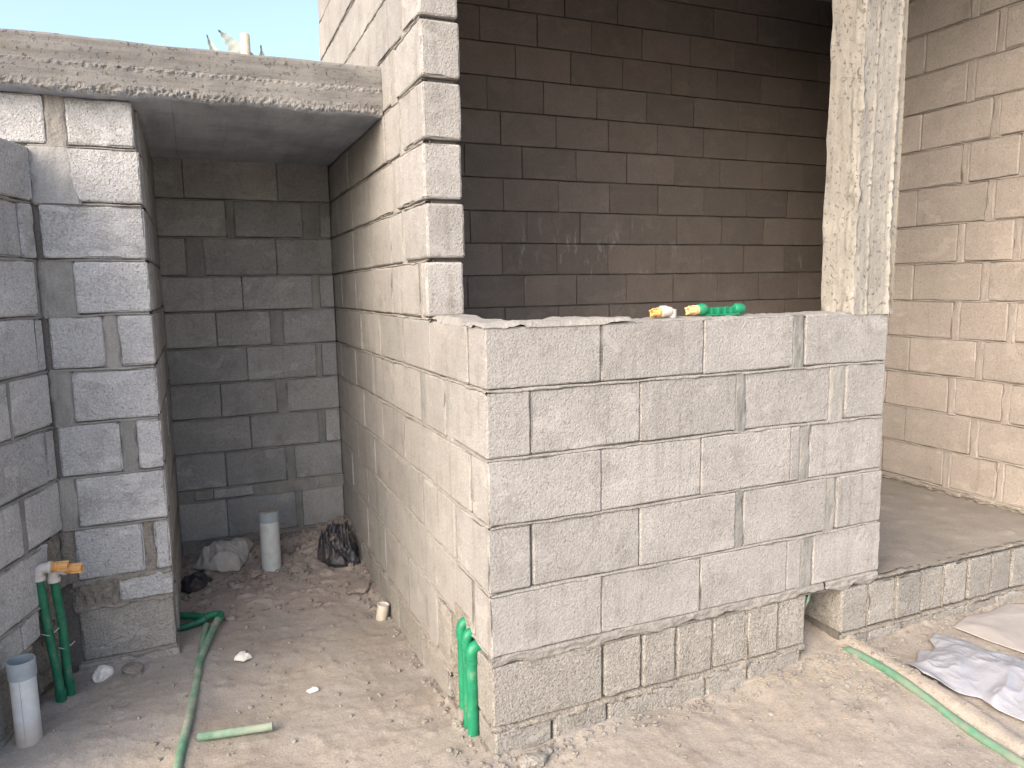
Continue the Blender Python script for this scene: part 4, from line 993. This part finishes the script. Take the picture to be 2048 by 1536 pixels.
def scatter(name, n, rng, boxes, size, mat, flat=.7, sub=1):
    Vs = []; Fs = []; o = 0; protos = [stone((0, 0, 0), (1, 1, 1), 50 + k, flat, sub) for k in range(8)]
    for i in range(n):
        bx0 = rng.choices(boxes, [b[4] for b in boxes])[0]
        x = rng.uniform(bx0[0], bx0[1]); y = rng.uniform(bx0[2], bx0[3])
        if -.0 < x < 3.1 and y > -.012: continue
        s_ = size[0] + (size[1] - size[0]) * rng.random() ** 3.5; P, F = protos[rng.randrange(8)]; a = rng.uniform(0, 6.28)
        R2 = np.array([[math.cos(a), -math.sin(a), 0], [math.sin(a), math.cos(a), 0], [0, 0, 1]])
        V = (P * s_ * np.array([1, rng.uniform(.6, 1), rng.uniform(.5, 1)])) @ R2.T + np.array([x, y, gz(x, y) + s_ * .2]); Vs.append(V); Fs += [tuple(k + o for k in f) for f in F]; o += len(V)
    ob = link(name, new_mesh(name, np.concatenate(Vs), Fs, mat)); tag(ob, kind='stuff'); return ob
rg = random.Random(11)
o = scatter('gravel', 3000, rg, [(-1.35, 2.9, -.75, 0.0, 5), (-1.35, 0, 0, 1.5, 4), (0.0, 1.5, -.10, -.01, 3), (1.5, 2.9, -.10, -.01, 2), (-.12, .25, -.14, .12, 2.0), (-.06, .0, .1, 1.3, 1.6), (1.2, 1.65, -.35, -.01, 3)], (.0016, .013), M_STONE)
tag(o, 'scattered grit and mortar crumbs over the yard ground', None)
o = scatter('earth_clods', 1300, rg, [(-.95, 0, 1.45, 2.48, 6), (-.5, -.02, 2.2, 2.49, 3), (-.12, 0, 1.3, 2.4, 3), (-.7, -.2, 1.8, 2.3, 2)], (.003, .022), M_CLOD)
tag(o, 'loose crumbs and clods of reddish earth in the alcove', None)
# straw and chaff
M_STRAW = plain('straw', (.36, .31, .22), .8, .2)
Vs = []; Fs = []
for i in range(300):
    if i % 3: x = rg.gauss(1.35, .22); y = -abs(rg.gauss(.05, .16)) - .02
    else: x = rg.uniform(-1.2, 2.4); y = rg.uniform(-.75, -.02)
    a = rg.uniform(0, 3.14); l = rg.uniform(.006, .026); z = gz(x, y) + .003
    v, f = tube([(x - l * math.cos(a), y - l * math.sin(a), z), (x + l * math.cos(a), y + l * math.sin(a), z + rg.uniform(-.001, .004))], .0006, 4)
    Fs += [tuple(k + len(Vs) for k in q_) for q_ in f]; Vs += v
tag(link('straw_bits', new_mesh('straw_bits', Vs, Fs, M_STRAW)), 'bits of straw and chaff strewn over the ground before the low wall', kind='stuff')

# ------------------------------------------------------------------ on the slab: aloe leaves and a stub
M_LEAF = plain('aloe_leaf', (.44, .50, .48), .55, .15, .1, scale=12)
def leaf(base, tip, bow, w, teeth=7, th=.008):
    b, t = Vector(base), Vector(tip); n = 28; ax_ = (t - b); side = Vector((ax_.z, 0, -ax_.x)).normalized(); V = []; F = []
    for i in range(n + 1):
        u = i / n; c = b.lerp(t, u) + side * bow * math.sin(PI * u); ww = w * (1 - u) ** .75 * (.75 + .5 * math.sin(PI * min(1, u * 1.3)))
        tooth = (abs(((u * teeth) % 1) - .5) * 2) * w * .30 * (1 - u * .5) if 0 < i < n else 0
        for (a_, yy) in ((-1, -.01), (0, th), (1, -.01), (0, th * .1)):
            k = (ww + (tooth if a_ < 0 else tooth * .5)) * a_ * .5
            V.append(tuple(c + side * k + Vector((0, yy - .5 * th, 0))))
    for i in range(n):
        for k in range(4):
            k2 = (k + 1) % 4; F.append((i * 4 + k, i * 4 + k2, (i + 1) * 4 + k2, (i + 1) * 4 + k))
    F.append((3, 2, 1, 0)); F.append(tuple(n * 4 + k for k in range(4))); return V, F
al = thing('aloe_plant', 'pale grey-green aloe with toothed pointed leaves growing up behind the slab edge', 'plant', (-.60, 1.42, 1.04))
for a_ in (((-.585, 1.42, 1.045), (-.668, 1.41, 1.176), -.014, .052, 5), ((-.500, 1.44, 1.04), (-.622, 1.42, 1.202), .014, .095, 7), ((-.430, 1.46, 1.04), (-.452, 1.44, 1.166), -.004, .046, 3), ((-.395, 1.46, 1.035), (-.455, 1.45, 1.120), .018, .085, 4), ((-.62, 1.47, 1.03), (-.555, 1.45, 1.10), .0, .04, 4)):
    part('leaf', leaf(*a_), M_LEAF, al)
part('stem', tube([(-.52, 1.44, 1.03), (-.52, 1.44, 1.075)], .03, 10), M_LEAF, al)
M_STUB = plain('stub_beige', (.50, .44, .36), .8, .2, .3)
solid('pipe_end', lathe([(.0001, 0), (.020, 0), (.020, .150), (.015, .158), (.0001, .160)], 20, (0, 0, 1), (-.518, 1.40, 1.038)), M_STUB, 'short round beige stub standing up behind the slab edge among the aloe leaves', 'stub', (-.518, 1.40, 1.038))
